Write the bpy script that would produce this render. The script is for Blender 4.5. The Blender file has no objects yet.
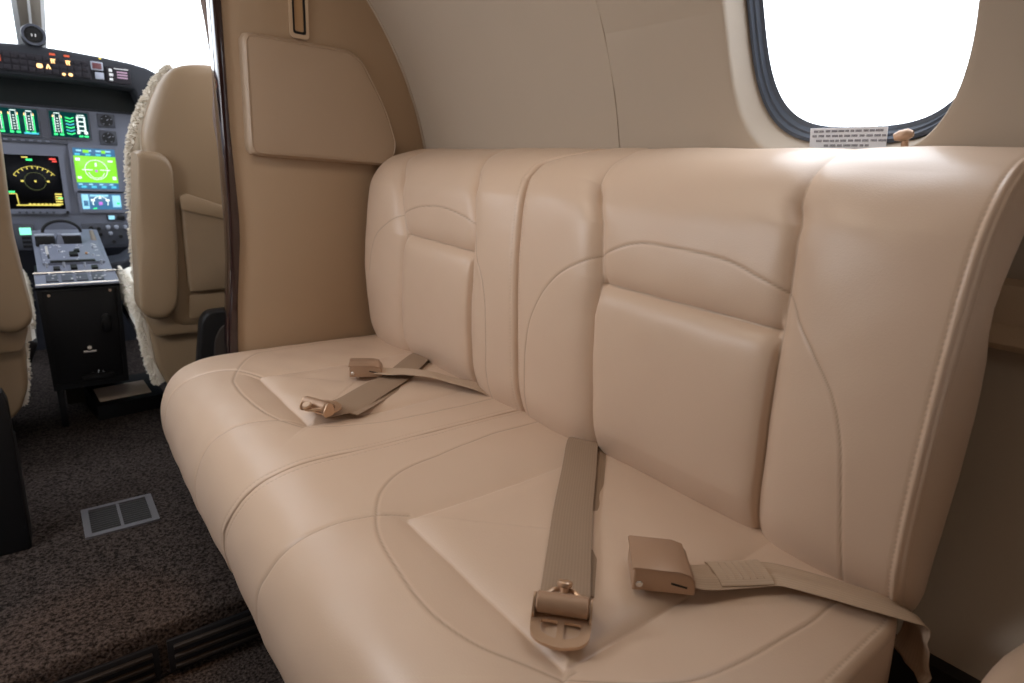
import bpy, bmesh, math, random
import numpy as np
from mathutils import Vector, Matrix
random.seed(7); rng = np.random.default_rng(7)
sc = bpy.context.scene
COL = sc.collection
PI = math.pi
H = 0.97            # eye level above the lower aisle floor; z values below are given from eye level

# ------------------------------------------------------------------ camera
cam_d = bpy.data.cameras.new('camera'); cam = bpy.data.objects.new('camera', cam_d); COL.objects.link(cam)
cam_d.sensor_width = 36.0; cam_d.lens = 606.6/1024*36; cam_d.clip_start = 0.02
d1 = Vector((-492, -191.5, 606.6)).normalized(); d2 = Vector((798, -129.5, 606.6))
d2 = (d2 - d1*d2.dot(d1)).normalized(); d3 = d2.cross(d1)*-1
d3 = Vector((-d3.x, -d3.y, -d3.z)) if d3.y > 0 else d3
# world axes seen in camera space (x right, y down, z forward): d2 = X, d1 = Y, d3 = Z
right = Vector((d2.x, d1.x, d3.x)); down = Vector((d2.y, d1.y, d3.y)); fwd = Vector((d2.z, d1.z, d3.z))
R = Matrix((right, -down, -fwd)).transposed()
cam.matrix_world = Matrix.Translation((0, 0, H)) @ R.to_4x4()
cam_d.dof.use_dof = True; cam_d.dof.focus_distance = 1.0; cam_d.dof.aperture_fstop = 5.0
sc.camera = cam
# ------------------------------------------------------------------ world, light, exposure
w = bpy.data.worlds.new('sky'); sc.world = w; w.use_nodes = True
bg = w.node_tree.nodes['Background']; bg.inputs[0].default_value = (0.87, 0.92, 1.0, 1); bg.inputs[1].default_value = 3.1
sc.view_settings.view_transform = 'Standard'; sc.view_settings.look = 'None'
sc.view_settings.gamma = 1; sc.view_settings.use_curve_mapping = False
sc.view_settings.exposure = 0.54
def area(name, loc, target, sx, sy, power, color):
    d = bpy.data.lights.new(name, 'AREA'); d.shape = 'RECTANGLE'; d.size = sx; d.size_y = sy; d.energy = power; d.color = color
    o = bpy.data.objects.new(name, d); COL.objects.link(o); o.location = (loc[0], loc[1], loc[2]+H)
    v = Vector(target) - Vector(loc); o.rotation_euler = v.to_track_quat('-Z', 'Y').to_euler(); return o
# added area lamps, out of view, that brighten the bench and the near wall
area('overhead_wash', (0.02, 0.80, 0.66), (0.10, 0.80, -0.5), 0.22, 1.4, 5.3, (1, 0.87, 0.73))  # added fill from above, no fixture modelled
area('aft_wash', (-0.05, -0.70, 0.62), (0.30, -0.30, -0.6), 0.25, 0.7, 1.1, (1, 0.87, 0.73))  # added fill to lift the dark sidewall by the near end
area('window_daylight', (-0.60, 1.20, 0.22), (0.50, 0.90, -0.50), 0.30, 0.40, 3.3, (0.97, 0.98, 1.0))  # added lamp inside the left wall, standing in for daylight
sd = bpy.data.lights.new('reading_lamp', 'SPOT'); sd.energy = 14; sd.color = (1.0, 0.50, 0.20); sd.spot_size = math.radians(17); sd.spot_blend = 0.6; sd.shadow_soft_size = 0.03
so = bpy.data.objects.new('reading_lamp', sd); COL.objects.link(so); so.location = (-0.30, 0.55, 0.50+H)
so.rotation_euler = (Vector((-0.02, 1.16, -0.9))-Vector((-0.30, 0.55, 0.50))).to_track_quat('-Z', 'Y').to_euler()


# ------------------------------------------------------------------ materials
MATS = {}
def mat(name, col, rough=0.5, metal=0.0, bump=0.0, bscale=200, var=0.0, vscale=6, coat=0.0, emit=None, estr=0, spec=0.5, seam=False, sheen=0, weave=False):
    if name in MATS: return MATS[name]
    m = bpy.data.materials.new(name); m.use_nodes = True; nt = m.node_tree; N = nt.nodes; Lk = nt.links
    b = N['Principled BSDF']; b.inputs['Base Color'].default_value = (*col, 1); b.inputs['Roughness'].default_value = rough
    b.inputs['Metallic'].default_value = metal; b.inputs['Coat Weight'].default_value = coat
    b.inputs['Specular IOR Level'].default_value = spec
    if sheen: b.inputs['Sheen Weight'].default_value = sheen
    if emit: b.inputs['Emission Color'].default_value = (*emit, 1); b.inputs['Emission Strength'].default_value = estr
    tc = N.new('ShaderNodeTexCoord'); colsock = None
    if var:
        n = N.new('ShaderNodeTexNoise'); n.inputs['Scale'].default_value = vscale; n.inputs['Detail'].default_value = 4
        Lk.new(tc.outputs['Object'], n.inputs['Vector'])
        mx = N.new('ShaderNodeMix'); mx.data_type = 'RGBA'
        mx.inputs[6].default_value = (*[c*(1-var) for c in col], 1); mx.inputs[7].default_value = (*[min(1, c*(1+var)) for c in col], 1)
        Lk.new(n.outputs['Fac'], mx.inputs[0]); colsock = mx.outputs[2]
    if seam:      # stitched seams: brown thread where the seam attribute is high
        a = N.new('ShaderNodeAttribute'); a.attribute_name = 'seam'
        mx2 = N.new('ShaderNodeMix'); mx2.data_type = 'RGBA'; mx2.inputs[7].default_value = (0.20, 0.125, 0.075, 1)
        if colsock: Lk.new(colsock, mx2.inputs[6])
        else: mx2.inputs[6].default_value = (*col, 1)
        Lk.new(a.outputs['Fac'], mx2.inputs[0]); colsock = mx2.outputs[2]
    if colsock: Lk.new(colsock, b.inputs['Base Color'])
    if bump:
        n = N.new('ShaderNodeTexVoronoi' if seam else 'ShaderNodeTexNoise'); n.inputs['Scale'].default_value = bscale
        Lk.new(tc.outputs['Object'], n.inputs['Vector'])
        bp = N.new('ShaderNodeBump'); bp.inputs['Strength'].default_value = bump; bp.inputs['Distance'].default_value = 0.002
        Lk.new(n.outputs['Distance' if seam else 'Fac'], bp.inputs['Height']); Lk.new(bp.outputs[0], b.inputs['Normal'])
    MATS[name] = m; return m
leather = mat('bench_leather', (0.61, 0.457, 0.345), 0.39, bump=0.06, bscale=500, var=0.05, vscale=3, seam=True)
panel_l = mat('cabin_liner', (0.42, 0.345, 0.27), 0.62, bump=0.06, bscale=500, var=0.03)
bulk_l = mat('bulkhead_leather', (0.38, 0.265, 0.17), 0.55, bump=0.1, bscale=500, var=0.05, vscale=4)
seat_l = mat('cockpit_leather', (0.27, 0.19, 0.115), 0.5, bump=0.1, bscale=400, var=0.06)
gold = mat('bronze_plastic', (0.42, 0.275, 0.185), 0.36, metal=0.35, bump=0.05, bscale=900)
goldm = mat('brushed_bronze', (0.60, 0.42, 0.29), 0.3, metal=0.7)
steel = mat('steel', (0.75, 0.75, 0.74), 0.25, metal=1.0)
darkhole = mat('dark_slot', (0.01, 0.008, 0.007), 0.7)
blackp = mat('black_plastic', (0.005, 0.005, 0.006), 0.5, spec=0.3)
blackm = mat('black_satin', (0.008, 0.008, 0.010), 0.55, spec=0.3, bump=0.05)
greyp = mat('panel_grey', (0.115, 0.125, 0.165), 0.5, bump=0.05, bscale=600)
greyd = mat('panel_dark_grey', (0.040, 0.044, 0.060), 0.5)
greyl = mat('panel_light_grey', (0.28, 0.30, 0.36), 0.4)
glare = mat('glareshield_black', (0.006, 0.007, 0.012), 0.75, bump=0.1)
gasket = mat('window_gasket', (0.06, 0.075, 0.105), 0.45)
wood = mat('dark_lacquer', (0.022, 0.008, 0.008), 0.12, coat=0.6)
curtain_m = mat('brown_curtain', (0.16, 0.11, 0.09), 0.9, bump=0.4, bscale=400)
whitep = mat('white_plastic', (0.6, 0.6, 0.6), 0.5)
beigep = mat('beige_trim', (0.17, 0.145, 0.115), 0.6)
paper = mat('label_paper', (0.62, 0.50, 0.40), 0.7)
placm = mat('placard_white', (0.72, 0.74, 0.80), 0.5)
inkm = mat('ink', (0.20, 0.20, 0.24), 0.6)
fleece = mat('sheepskin', (0.74, 0.69, 0.60), 0.95, bump=0.6, bscale=300, sheen=0.4)
def emis(name, c, s): return mat(name, (0, 0, 0), 0.4, emit=c, estr=s*1.25)
E_gr = emis('glow_green', (0.05, 0.9, 0.25), 0.9); E_wh = emis('glow_white', (0.75, 0.9, 0.85), 0.9); E_or = emis('glow_amber', (1.0, 0.55, 0.22), 1.6)
E_ye = emis('glow_yellow', (0.75, 0.62, 0.12), 0.8); E_cy = emis('glow_cyan', (0.08, 0.55, 0.75), 0.7); E_rd = emis('glow_red', (0.9, 0.08, 0.06), 0.7)
E_lime = emis('glow_lime', (0.20, 0.60, 0.03), 0.9); E_bl = emis('glow_blue', (0.05, 0.16, 0.30), 0.7); E_mg = emis('glow_magenta', (0.5, 0.15, 0.6), 0.8)
E_lb = emis('glow_pale_blue', (0.25, 0.55, 0.72), 0.9)
scr = mat('screen_black', (0.003, 0.003, 0.004), 0.5, spec=0.1); scr_g = mat('screen_teal', (0.003, 0.012, 0.012), 0.5, spec=0.1, emit=(0.0, 0.05, 0.05), estr=0.5)
litblack = mat('annunciator_dark', (0.014, 0.012, 0.016), 0.6, spec=0.2)
# carpet
def carpet_mat():
    m = bpy.data.materials.new('carpet_pile'); m.use_nodes = True; nt = m.node_tree; N = nt.nodes; Lk = nt.links
    b = N['Principled BSDF']; b.inputs['Roughness'].default_value = 1.0; b.inputs['Specular IOR Level'].default_value = 0.1
    tc = N.new('ShaderNodeTexCoord'); n = N.new('ShaderNodeTexNoise'); n.inputs['Scale'].default_value = 170; n.inputs['Detail'].default_value = 3
    Lk.new(tc.outputs['Object'], n.inputs['Vector'])
    n2 = N.new('ShaderNodeTexNoise'); n2.inputs['Scale'].default_value = 6; Lk.new(tc.outputs['Object'], n2.inputs['Vector'])
    r = N.new('ShaderNodeValToRGB'); r.color_ramp.elements[0].position = 0.36; r.color_ramp.elements[0].color = (0.012, 0.009, 0.008, 1)
    r.color_ramp.elements[1].position = 0.66; r.color_ramp.elements[1].color = (0.082, 0.063, 0.056, 1); Lk.new(n.outputs['Fac'], r.inputs[0])
    mx = N.new('ShaderNodeMix'); mx.data_type = 'RGBA'; mx.blend_type = 'MULTIPLY'; mx.inputs[0].default_value = 0.5
    Lk.new(r.outputs[0], mx.inputs[6]); Lk.new(n2.outputs['Color'], mx.inputs[7])
    mh = N.new('ShaderNodeHueSaturation'); mh.inputs['Saturation'].default_value = 0.9; Lk.new(r.outputs[0], mh.inputs['Color'])
    Lk.new(mh.outputs[0], b.inputs['Base Color'])
    bp = N.new('ShaderNodeBump'); bp.inputs['Strength'].default_value = 1.0; bp.inputs['Distance'].default_value = 0.006
    Lk.new(n.outputs['Fac'], bp.inputs['Height']); Lk.new(bp.outputs[0], b.inputs['Normal']); return m
carpet = carpet_mat()
def glass_mat():
    m = bpy.data.materials.new('window_glass'); m.use_nodes = True; nt = m.node_tree; N = nt.nodes; Lk = nt.links
    for n in list(N):
        if n.type != 'OUTPUT_MATERIAL': N.remove(n)
    out = [n for n in N if n.type == 'OUTPUT_MATERIAL'][0]
    t = N.new('ShaderNodeBsdfTransparent'); t.inputs[0].default_value = (0.97, 0.98, 0.98, 1); g = N.new('ShaderNodeBsdfGlossy'); g.inputs['Roughness'].default_value = 0.02
    mx = N.new('ShaderNodeMixShader'); fr = N.new('ShaderNodeFresnel'); fr.inputs[0].default_value = 1.2
    Lk.new(fr.outputs[0], mx.inputs[0]); Lk.new(t.outputs[0], mx.inputs[1]); Lk.new(g.outputs[0], mx.inputs[2]); Lk.new(mx.outputs[0], out.inputs[0]); return m
glass = glass_mat()
def web_mat(name, col):
    m = bpy.data.materials.new(name); m.use_nodes = True; nt = m.node_tree; N = nt.nodes; Lk = nt.links
    b = N['Principled BSDF']; b.inputs['Roughness'].default_value = 0.6; b.inputs['Specular IOR Level'].default_value = 0.25
    uv = N.new('ShaderNodeUVMap'); wv = N.new('ShaderNodeTexWave'); wv.bands_direction = 'X'; wv.inputs['Scale'].default_value = 4.5; wv.inputs['Distortion'].default_value = 0.3
    Lk.new(uv.outputs[0], wv.inputs['Vector'])
    mx = N.new('ShaderNodeMix'); mx.data_type = 'RGBA'; mx.inputs[6].default_value = (*[c*0.92 for c in col], 1); mx.inputs[7].default_value = (*[c*1.04 for c in col], 1)
    Lk.new(wv.outputs['Fac'], mx.inputs[0]); Lk.new(mx.outputs[2], b.inputs['Base Color'])
    w2 = N.new('ShaderNodeTexWave'); w2.bands_direction = 'Y'; w2.inputs['Scale'].default_value = 40; Lk.new(uv.outputs[0], w2.inputs['Vector'])
    bp = N.new('ShaderNodeBump'); bp.inputs['Strength'].default_value = 0.12; bp.inputs['Distance'].default_value = 0.0004
    Lk.new(w2.outputs['Fac'], bp.inputs['Height']); Lk.new(bp.outputs[0], b.inputs['Normal']); return m
web = web_mat('belt_webbing', (0.33, 0.235, 0.165)); web_l = web_mat('belt_webbing_light', (0.50, 0.375, 0.275))

# ------------------------------------------------------------------ helpers
def V(x, y, z): return Vector((x, y, z+H))
def thing(name, label, cat, loc, group=None, kind=None):
    o = bpy.data.objects.new(name, None); COL.objects.link(o); o.location = V(*loc); o.empty_display_size = 0.05
    if label: o['label'] = label
    if cat: o['category'] = cat
    if group: o['group'] = group
    if kind: o['kind'] = kind
    return o
def root_loc(p):
    v = Vector((0, 0, 0))
    while p is not None: v += Vector(p.location); p = p.parent
    return v
def link(name, me, m, parent=None, label=None, cat=None, kind=None, group=None, sharp=35):
    for x in (m if isinstance(m, (list, tuple)) else [m]): me.materials.append(x)
    me.polygons.foreach_set('use_smooth', [True]*len(me.polygons))
    if sharp: me.set_sharp_from_angle(angle=math.radians(sharp))
    o = bpy.data.objects.new(name, me); COL.objects.link(o)
    if parent is not None:
        me.transform(Matrix.Translation(-root_loc(parent))); o.parent = parent
    if label: o['label'] = label
    if cat: o['category'] = cat
    if kind: o['kind'] = kind
    if group: o['group'] = group
    return o
class MB:
    def __init__(s): s.bm = bmesh.new(); s.mi = 0
    def _merge(s, b, M=None):
        if M is not None: b.transform(M)
        for f in b.faces: f.material_index = s.mi
        me = bpy.data.meshes.new('t'); b.to_mesh(me); b.free(); s.bm.from_mesh(me); bpy.data.meshes.remove(me)
    def box(s, a, c, bev=0.0, seg=2, M=None):
        b = bmesh.new(); bmesh.ops.create_cube(b, size=1)
        lo = [min(a[i], c[i]) for i in range(3)]; hi = [max(a[i], c[i]) for i in range(3)]
        for v in b.verts:
            v.co = Vector([lo[i] + (v.co[i]+.5)*(hi[i]-lo[i]) for i in range(3)])
        if bev: bmesh.ops.bevel(b, geom=b.edges[:], offset=bev, segments=seg, profile=0.5, affect='EDGES', clamp_overlap=True)
        s._merge(b, M); return s
    def tube(s, pts, r, seg=10, rad=None, cap=True, M=None):
        b = bmesh.new(); pts = [Vector(p) for p in pts]; rings = []; n = len(pts); up = None
        for i, p in enumerate(pts):
            t = (pts[min(i+1, n-1)] - pts[max(i-1, 0)]).normalized()
            if up is None: up = t.orthogonal().normalized()
            up = (up - t*up.dot(t)); up = up.normalized() if up.length > 1e-6 else t.orthogonal().normalized()
            q = t.cross(up); rr = rad[i] if rad else r
            rings.append([b.verts.new(p + (up*math.cos(2*PI*k/seg) + q*math.sin(2*PI*k/seg))*rr) for k in range(seg)])
        for i in range(n-1):
            for k in range(seg): b.faces.new((rings[i][k], rings[i][(k+1) % seg], rings[i+1][(k+1) % seg], rings[i+1][k]))
        if cap: b.faces.new(rings[0][::-1]); b.faces.new(rings[-1])
        bmesh.ops.recalc_face_normals(b, faces=b.faces[:]); s._merge(b, M); return s
    def cyl(s, p0, p1, r, r2=None, seg=20, bev=0.0, M=None):
        p0, p1 = Vector(p0), Vector(p1); r2 = r if r2 is None else r2
        if bev:
            d = (p1-p0).normalized()*bev
            return s.tube([p0, p0+d, p1-d, p1], 0, seg, [r-bev, r, r2, r2-bev], M=M)
        return s.tube([p0, p1], 0, seg, [r, r2], M=M)
    def prism(s, poly, fn, a, c, bev=0.0, seg=2, M=None):
        """poly: list of 2D points; fn(u, v, w) -> 3D; extruded from w=a to w=c"""
        b = bmesh.new(); A = [b.verts.new(fn(u, v, a)) for u, v in poly]; C = [b.verts.new(fn(u, v, c)) for u, v in poly]
        n = len(poly); f1 = b.faces.new(A); f2 = b.faces.new(C[::-1])
        for i in range(n): b.faces.new((A[i], C[i], C[(i+1) % n], A[(i+1) % n]))
        bmesh.ops.recalc_face_normals(b, faces=b.faces[:])
        if bev: bmesh.ops.bevel(b, geom=[e for e in b.edges if f1 in e.link_faces or f2 in e.link_faces], offset=bev, segments=seg, profile=0.5, affect='EDGES', clamp_overlap=True)
        s._merge(b, M); return s
    def holed(s, outer, holes, fn, a, c):
        """plate with holes"""
        b = bmesh.new(); loops = [outer]+holes; rings = {}
        for w in (a, c):
            ee = []; rr = []
            for lp in loops:
                vs = [b.verts.new(fn(u, v, w)) for u, v in lp]; rr.append(vs)
                ee += [b.edges.new((vs[i], vs[(i+1) % len(vs)])) for i in range(len(vs))]
            bmesh.ops.triangle_fill(b, edges=ee, use_beauty=True, use_dissolve=False); rings[w] = rr
        for ra, rc in zip(rings[a], rings[c]):
            n = len(ra)
            for i in range(n): b.faces.new((ra[i], rc[i], rc[(i+1) % n], ra[(i+1) % n]))
        bmesh.ops.recalc_face_normals(b, faces=b.faces[:]); s._merge(b); return s
    def pad(s, outline, fn, thick, r, dome=0.0, ri=6, back=0.0):
        """pillowed pad: outline 2D (convex), fn(u,v,w); rim rises from w=back to thick with edge radius r"""
        b = bmesh.new(); P = np.array(outline); c = P.mean(0); rings = []
        for off, wv in [(0.0, back), (0.0, thick-r)] + [(r*(1-math.cos(a)), thick-r+r*math.sin(a)) for a in np.linspace(0, PI/2, 6)[1:]]:
            d = P-c; L = np.linalg.norm(d, axis=1, keepdims=True); Q = c + d*(1-off/L); rings.append([(q[0], q[1], wv) for q in Q])
        last = np.array([(q[0], q[1]) for q in rings[-1]])
        for k in range(1, ri):
            f = 1-k/ri; Q = c+(last-c)*f; rings.append([(q[0], q[1], thick+dome*(1-f**2)) for q in Q])
        VV = [[b.verts.new(fn(*p)) for p in rg] for rg in rings]; n = len(P)
        for i in range(len(VV)-1):
            for k in range(n): b.faces.new((VV[i][k], VV[i][(k+1) % n], VV[i+1][(k+1) % n], VV[i+1][k]))
        cv = b.verts.new(fn(c[0], c[1], thick+dome))
        for k in range(n): b.faces.new((VV[-1][k], VV[-1][(k+1) % n], cv))
        b.faces.new(VV[0][::-1]); bmesh.ops.recalc_face_normals(b, faces=b.faces[:]); s._merge(b); return s
    def ball(s, c, r, sc=(1, 1, 1), seg=16):
        b = bmesh.new(); bmesh.ops.create_uvsphere(b, u_segments=seg, v_segments=seg//2+2, radius=r)
        s._merge(b, Matrix.Translation(c) @ Matrix.Diagonal((*sc, 1))); return s
    def obj(s, name, m, parent=None, raw=False, **k):
        me = bpy.data.meshes.new(name)
        if not raw: s.bm.transform(Matrix.Translation((0, 0, H)))
        s.bm.to_mesh(me); s.bm.free(); return link(name, me, m, parent, **k)
def YZ(u, v, w): return Vector((w, u, v))
def XZ(u, v, w): return Vector((u, w, v))
def XY(u, v, w): return Vector((u, v, w))
def rrect(x0, y0, x1, y1, r, n=5):
    P = []
    for cx, cy, a0 in ((x1-r, y1-r, 0), (x0+r, y1-r, 90), (x0+r, y0+r, 180), (x1-r, y0+r, 270)):
        for k in range(n+1):
            a = math.radians(a0+90*k/n); P.append((cx+r*math.cos(a), cy+r*math.sin(a)))
    return P
def round_poly(P, r, n=5):
    out = []; m = len(P); P = [Vector((*p, 0)) for p in P]; rs = r if isinstance(r, (list, tuple)) else [r]*m
    for i in range(m):
        a, b, c = P[i-1], P[i], P[(i+1) % m]; u = (a-b); v = (c-b); d = min(rs[i], u.length*0.48, v.length*0.48)
        p0 = b+u.normalized()*d; p2 = b+v.normalized()*d
        for k in range(n+1):
            t = k/n; q = p0*(1-t)**2 + b*2*t*(1-t) + p2*t*t; out.append((q.x, q.y))
    return out
def resample(P, n):
    P = np.array(P+[P[0]]); L = np.r_[0, np.cumsum(np.linalg.norm(np.diff(P, axis=0), axis=1))]
    t = np.linspace(0, L[-1], n, endpoint=False); return [(float(a), float(b)) for a, b in zip(np.interp(t, L, P[:, 0]), np.interp(t, L, P[:, 1]))]
def np_mesh(name, grids, attr=None, close=None):
    """grids: list of (nu,nv,3) arrays (+ optional matching seam arrays) joined into one mesh"""
    vs = []; fs = []; at = []; off = 0
    for gi, G in enumerate(grids):
        nu, nv = G.shape[:2]; vs.append(G.reshape(-1, 3)); idx = np.arange(nu*nv).reshape(nu, nv)+off
        fs.append(np.stack([idx[:-1, :-1], idx[1:, :-1], idx[1:, 1:], idx[:-1, 1:]], -1).reshape(-1, 4)); off += nu*nv
        at.append((attr[gi] if attr is not None and attr[gi] is not None else np.zeros((nu, nv))).reshape(-1))
    v = np.concatenate(vs).astype(np.float32).copy(); v[:, 2] += H; f = np.concatenate(fs).astype(np.int32); at = np.concatenate(at).astype(np.float32)
    me = bpy.data.meshes.new(name); me.vertices.add(len(v)); me.vertices.foreach_set('co', v.ravel())
    me.loops.add(f.size); me.loops.foreach_set('vertex_index', f.ravel())
    me.polygons.add(len(f)); me.polygons.foreach_set('loop_start', np.arange(0, f.size, 4, dtype=np.int32)); me.polygons.foreach_set('loop_total', np.full(len(f), 4, dtype=np.int32))
    me.update(calc_edges=True); me.validate()
    if attr is not None: a = me.attributes.new('seam', 'FLOAT', 'POINT'); a.data.foreach_set('value', at)
    return me

# ================================================================== CABIN SHELL
CX, CZ, RR = 0.09, -0.124, 0.849
def cylp(y, s, r=RR, side=1): return (CX+side*r*math.cos(s/RR), y, CZ+r*math.sin(s/RR))
def sup(c, h, n, N, power):
    out = []
    for k in range(N):
        a = 2*PI*k/N; ca, sa = math.cos(a), math.sin(a)
        out.append((c[0]+h[0]*math.copysign(abs(ca)**(2/n), ca), c[1]+h[1]*math.copysign(abs(sa)**(2/n), sa)))
    return out
WN = 96
def win_outline(c, grow=0.0, depth=0.0):
    q = depth/0.042      # the pane sits a little aft of and higher than the opening
    return sup((c[0]-0.020*q, c[1]+0.010*q), (0.163+grow+0.010*q, 0.225+grow-0.004*q), 3.2, WN, 0)
def wall_window_panel(y0, y1, s0, s1, c, side):
    """grid (radial x angular) from the panel's border to the rounded lip of the window, then through the reveal"""
    hole = win_outline(c); G = []
    def border(p):
        dx, dy = p[0]-c[0], p[1]-c[1]; t = 1e9
        if abs(dx) > 1e-9: t = min(t, ((y1 if dx > 0 else y0)-c[0])/dx)
        if abs(dy) > 1e-9: t = min(t, ((s1 if dy > 0 else s0)-c[1])/dy)
        return (c[0]+dx*t, c[1]+dy*t)
    # snap corner rays exactly
    B = [border(p) for p in hole]
    for cy, cs in ((y0, s0), (y0, s1), (y1, s0), (y1, s1)):
        i = min(range(WN), key=lambda k: (B[k][0]-cy)**2+(B[k][1]-cs)**2); B[i] = (cy, cs)
    for k in range(15):
        t = k/14; t = 1-(1-t)**1.3
        G.append([cylp(b[0]*(1-t)+h[0]*t, b[1]*(1-t)+h[1]*t, RR, side) for b, h in zip(B, hole)])
    for k in range(1, 6):     # rounded lip 8 mm
        a = PI/2*k/5; o = win_outline(c, -0.004*math.sin(a), 0.008*(1-math.cos(a))); G.append([cylp(p[0], p[1], RR+0.008*(1-math.cos(a)), side) for p in o])
    for k in range(1, 5):
        o = win_outline(c, -0.004-0.001*k, 0.008+0.0085*k); G.append([cylp(p[0], p[1], RR+0.008+0.0085*k, side) for p in o])
    A = np.array(G); A = np.concatenate([A, A[:, :1]], 1); return A
def plain_panel(y0, y1, s0, s1, side, n=40):
    A = np.array([[cylp(y, s, RR, side) for y in np.linspace(y0, y1, 4)] for s in np.linspace(s0, s1, n)]); return A
S0, S1 = -0.465, 0.82
def window(n, c, side, detail):
    m = MB()
    rings = []
    for g, dr in ((-0.0075, 0.041), (-0.010, 0.036), (-0.015, 0.0355), (-0.017, 0.040), (-0.020, 0.040), (-0.022, 0.045), (-0.028, 0.046)):
        o = win_outline(c, g, dr); rings.append([cylp(p[0], p[1], RR+dr, side) for p in o])
    A = np.array(rings); A = np.concatenate([A, A[:, :1]], 1)
    root = link('window_%d' % n, np_mesh('gasket', [A]), gasket, kind='structure', sharp=30)
    o = win_outline(c, -0.024, 0.046); G = []
    c = (c[0]-0.022, c[1]+0.011)
    for k in range(9): G.append([cylp(c[0]+(p[0]-c[0])*(1-k/8*.999), c[1]+(p[1]-c[1])*(1-k/8*.999), RR+0.048, side) for p in o])
    A = np.array(G); A = np.concatenate([A, A[:, :1]], 1); link('pane', np_mesh('pane', [A]), glass, root, sharp=None)
    return root
WC = (0.4455, 0.385)
rw = [wall_window_panel(0.05, 0.848, 0.02, S1, WC, 1), plain_panel(0.05, 0.848, S0, 0.02, 1), plain_panel(0.851, 1.605, S0, S1, 1, 60), plain_panel(0.848, 0.851, S0, S1, 1, 60),
      plain_panel(-1.6, 0.05, S0, S1, 1, 60)]
rw[3] = np.array([[cylp(y, s, RR+(0.003 if 0 < i < 3 else 0), 1) for i, y in enumerate(np.linspace(0.848, 0.851, 4))] for s in np.linspace(S0, S1, 60)])
link('wall_right', np_mesh('wall_right', rw), panel_l, kind='structure', sharp=50)
win1 = window(1, WC, 1, True); 
lw = [plain_panel(-1.6, 0.85, -0.75, S1, -1, 60), wall_window_panel(0.85, 1.605, 0.02, S1, (1.20, 0.385), -1), plain_panel(0.85, 1.605, -0.75, 0.02, -1)]
link('wall_left', np_mesh('wall_left', lw), panel_l, kind='structure', sharp=50)
window(2, (1.20, 0.385), -1, False)
# ceiling closing the top between the two sidewalls
cz = []
for a in np.linspace(S1/RR, PI-S1/RR, 24): cz.append([(CX+RR*math.cos(a), y, CZ+RR*math.sin(a)) for y in np.linspace(-1.6, 1.605, 6)])
link('ceiling', np_mesh('ceiling', [np.array(cz)]), panel_l, kind='structure', sharp=None)
P = [(CX+(RR+0.01)*math.cos(a), CZ+(RR+0.01)*math.sin(a)) for a in np.linspace(-0.98, PI+0.98, 80)]
MB().prism(P, XZ, -1.64, -1.60).obj('wall_back', panel_l, kind='structure', sharp=40)
# window placard, latch knob
pl = MB(); y0, y1 = 0.502, 0.40
def wp(y, s, d): return Vector(cylp(y, s, RR+0.030-d, 1))
def wquad(m, ya, yb, sa, sb, d, n=6):
    b = bmesh.new(); A = []
    for i in range(n+1):
        y = ya+(yb-ya)*i/n; A.append((b.verts.new(wp(y, sa, d)), b.verts.new(wp(y, sb, d)), b.verts.new(wp(y, sb, d-0.0012)), b.verts.new(wp(y, sa, d-0.0012))))
    for i in range(n):
        for k in range(4): b.faces.new((A[i][k], A[i][(k+1) % 4], A[i+1][(k+1) % 4], A[i+1][k]))
    b.faces.new(A[0]); b.faces.new(A[-1][::-1]); bmesh.ops.recalc_face_normals(b, faces=b.faces[:]); m._merge(b)
wquad(pl, 0.490, 0.382, 0.168, 0.205, 0.0)
plo = pl.obj('placard', placm, win1, label='white printed placard', sharp=30)
tx = MB(); rnd = random.Random(3)
for r_, (sa, ya, yb) in enumerate(((0.199, 0.484, 0.388), (0.1925, 0.486, 0.386), (0.186, 0.480, 0.392), (0.1795, 0.468, 0.405))):
    y = ya
    while y > yb:
        wl = rnd.uniform(0.004, 0.009); yy = y
        while yy > y-wl:
            wquad(tx, yy, yy-0.0011, sa, sa+0.0030, 0.0006, 1); yy -= 0.0017
        y -= wl+0.0028
tx.obj('placard_text', inkm, plo, sharp=None)
kn = MB(); k0 = Vector((0.925, 0.352, 0.068))
kn.cyl(k0+Vector((0.012, 0, -0.02)), k0+Vector((0.004, 0, 0.0)), 0.0045, seg=12)
kn.tube([k0+Vector((0, -0.010, 0.006)), k0+Vector((0, -0.004, 0.006)), k0+Vector((0, 0.006, 0.004)), k0+Vector((-0.002, 0.012, 0.002))], 0, 12, [0.004, 0.0075, 0.007, 0.0045])
kn.obj('shade_knob', gold, win1)

# floor: raised forward floor and lower aisle
def slab(name, lo, hi, m, bev=0.0, **k): return MB().box(lo, hi, bev).obj(name, m, kind='structure', **k)
b = MB(); b.box((-0.80, 1.14, -0.97), (0.90, 3.6, -0.85), 0.012, 3); b.box((-0.80, -1.6, -1.03), (0.90, 1.16, -0.97)); 
b.obj('floor', carpet, kind='structure')
# riser grille slats under the nosing
g = thing('step_grille', 'dark slatted air grille in the riser of the carpeted step', 'grille', (0.06, 1.138, -0.96))
for x0, x1 in ((-0.30, 0.085), (0.10, 0.36)):
    f = MB().box((x0, 1.132, -0.958), (x1, 1.1395, -0.885), 0.002).obj('grille_frame', blackm, g)
    for k in range(3):
        z = -0.948+k*0.022; MB().box((x0+0.01, 1.124, z), (x1-0.01, 1.133, z+0.008), 0.002).obj('slat', mat('slat_brown', (0.016, 0.011, 0.008), 0.5), g)
# sidewall kick panel
slab('baseboard_right', (0.80, -1.6, -0.97), (0.83, 1.6, -0.555), mat('kick_dark', (0.012, 0.010, 0.010), 0.9))
slab('baseboard_left', (-0.66, -1.6, -0.97), (-0.63, 0.85, -0.555), MATS['kick_dark'])
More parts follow.
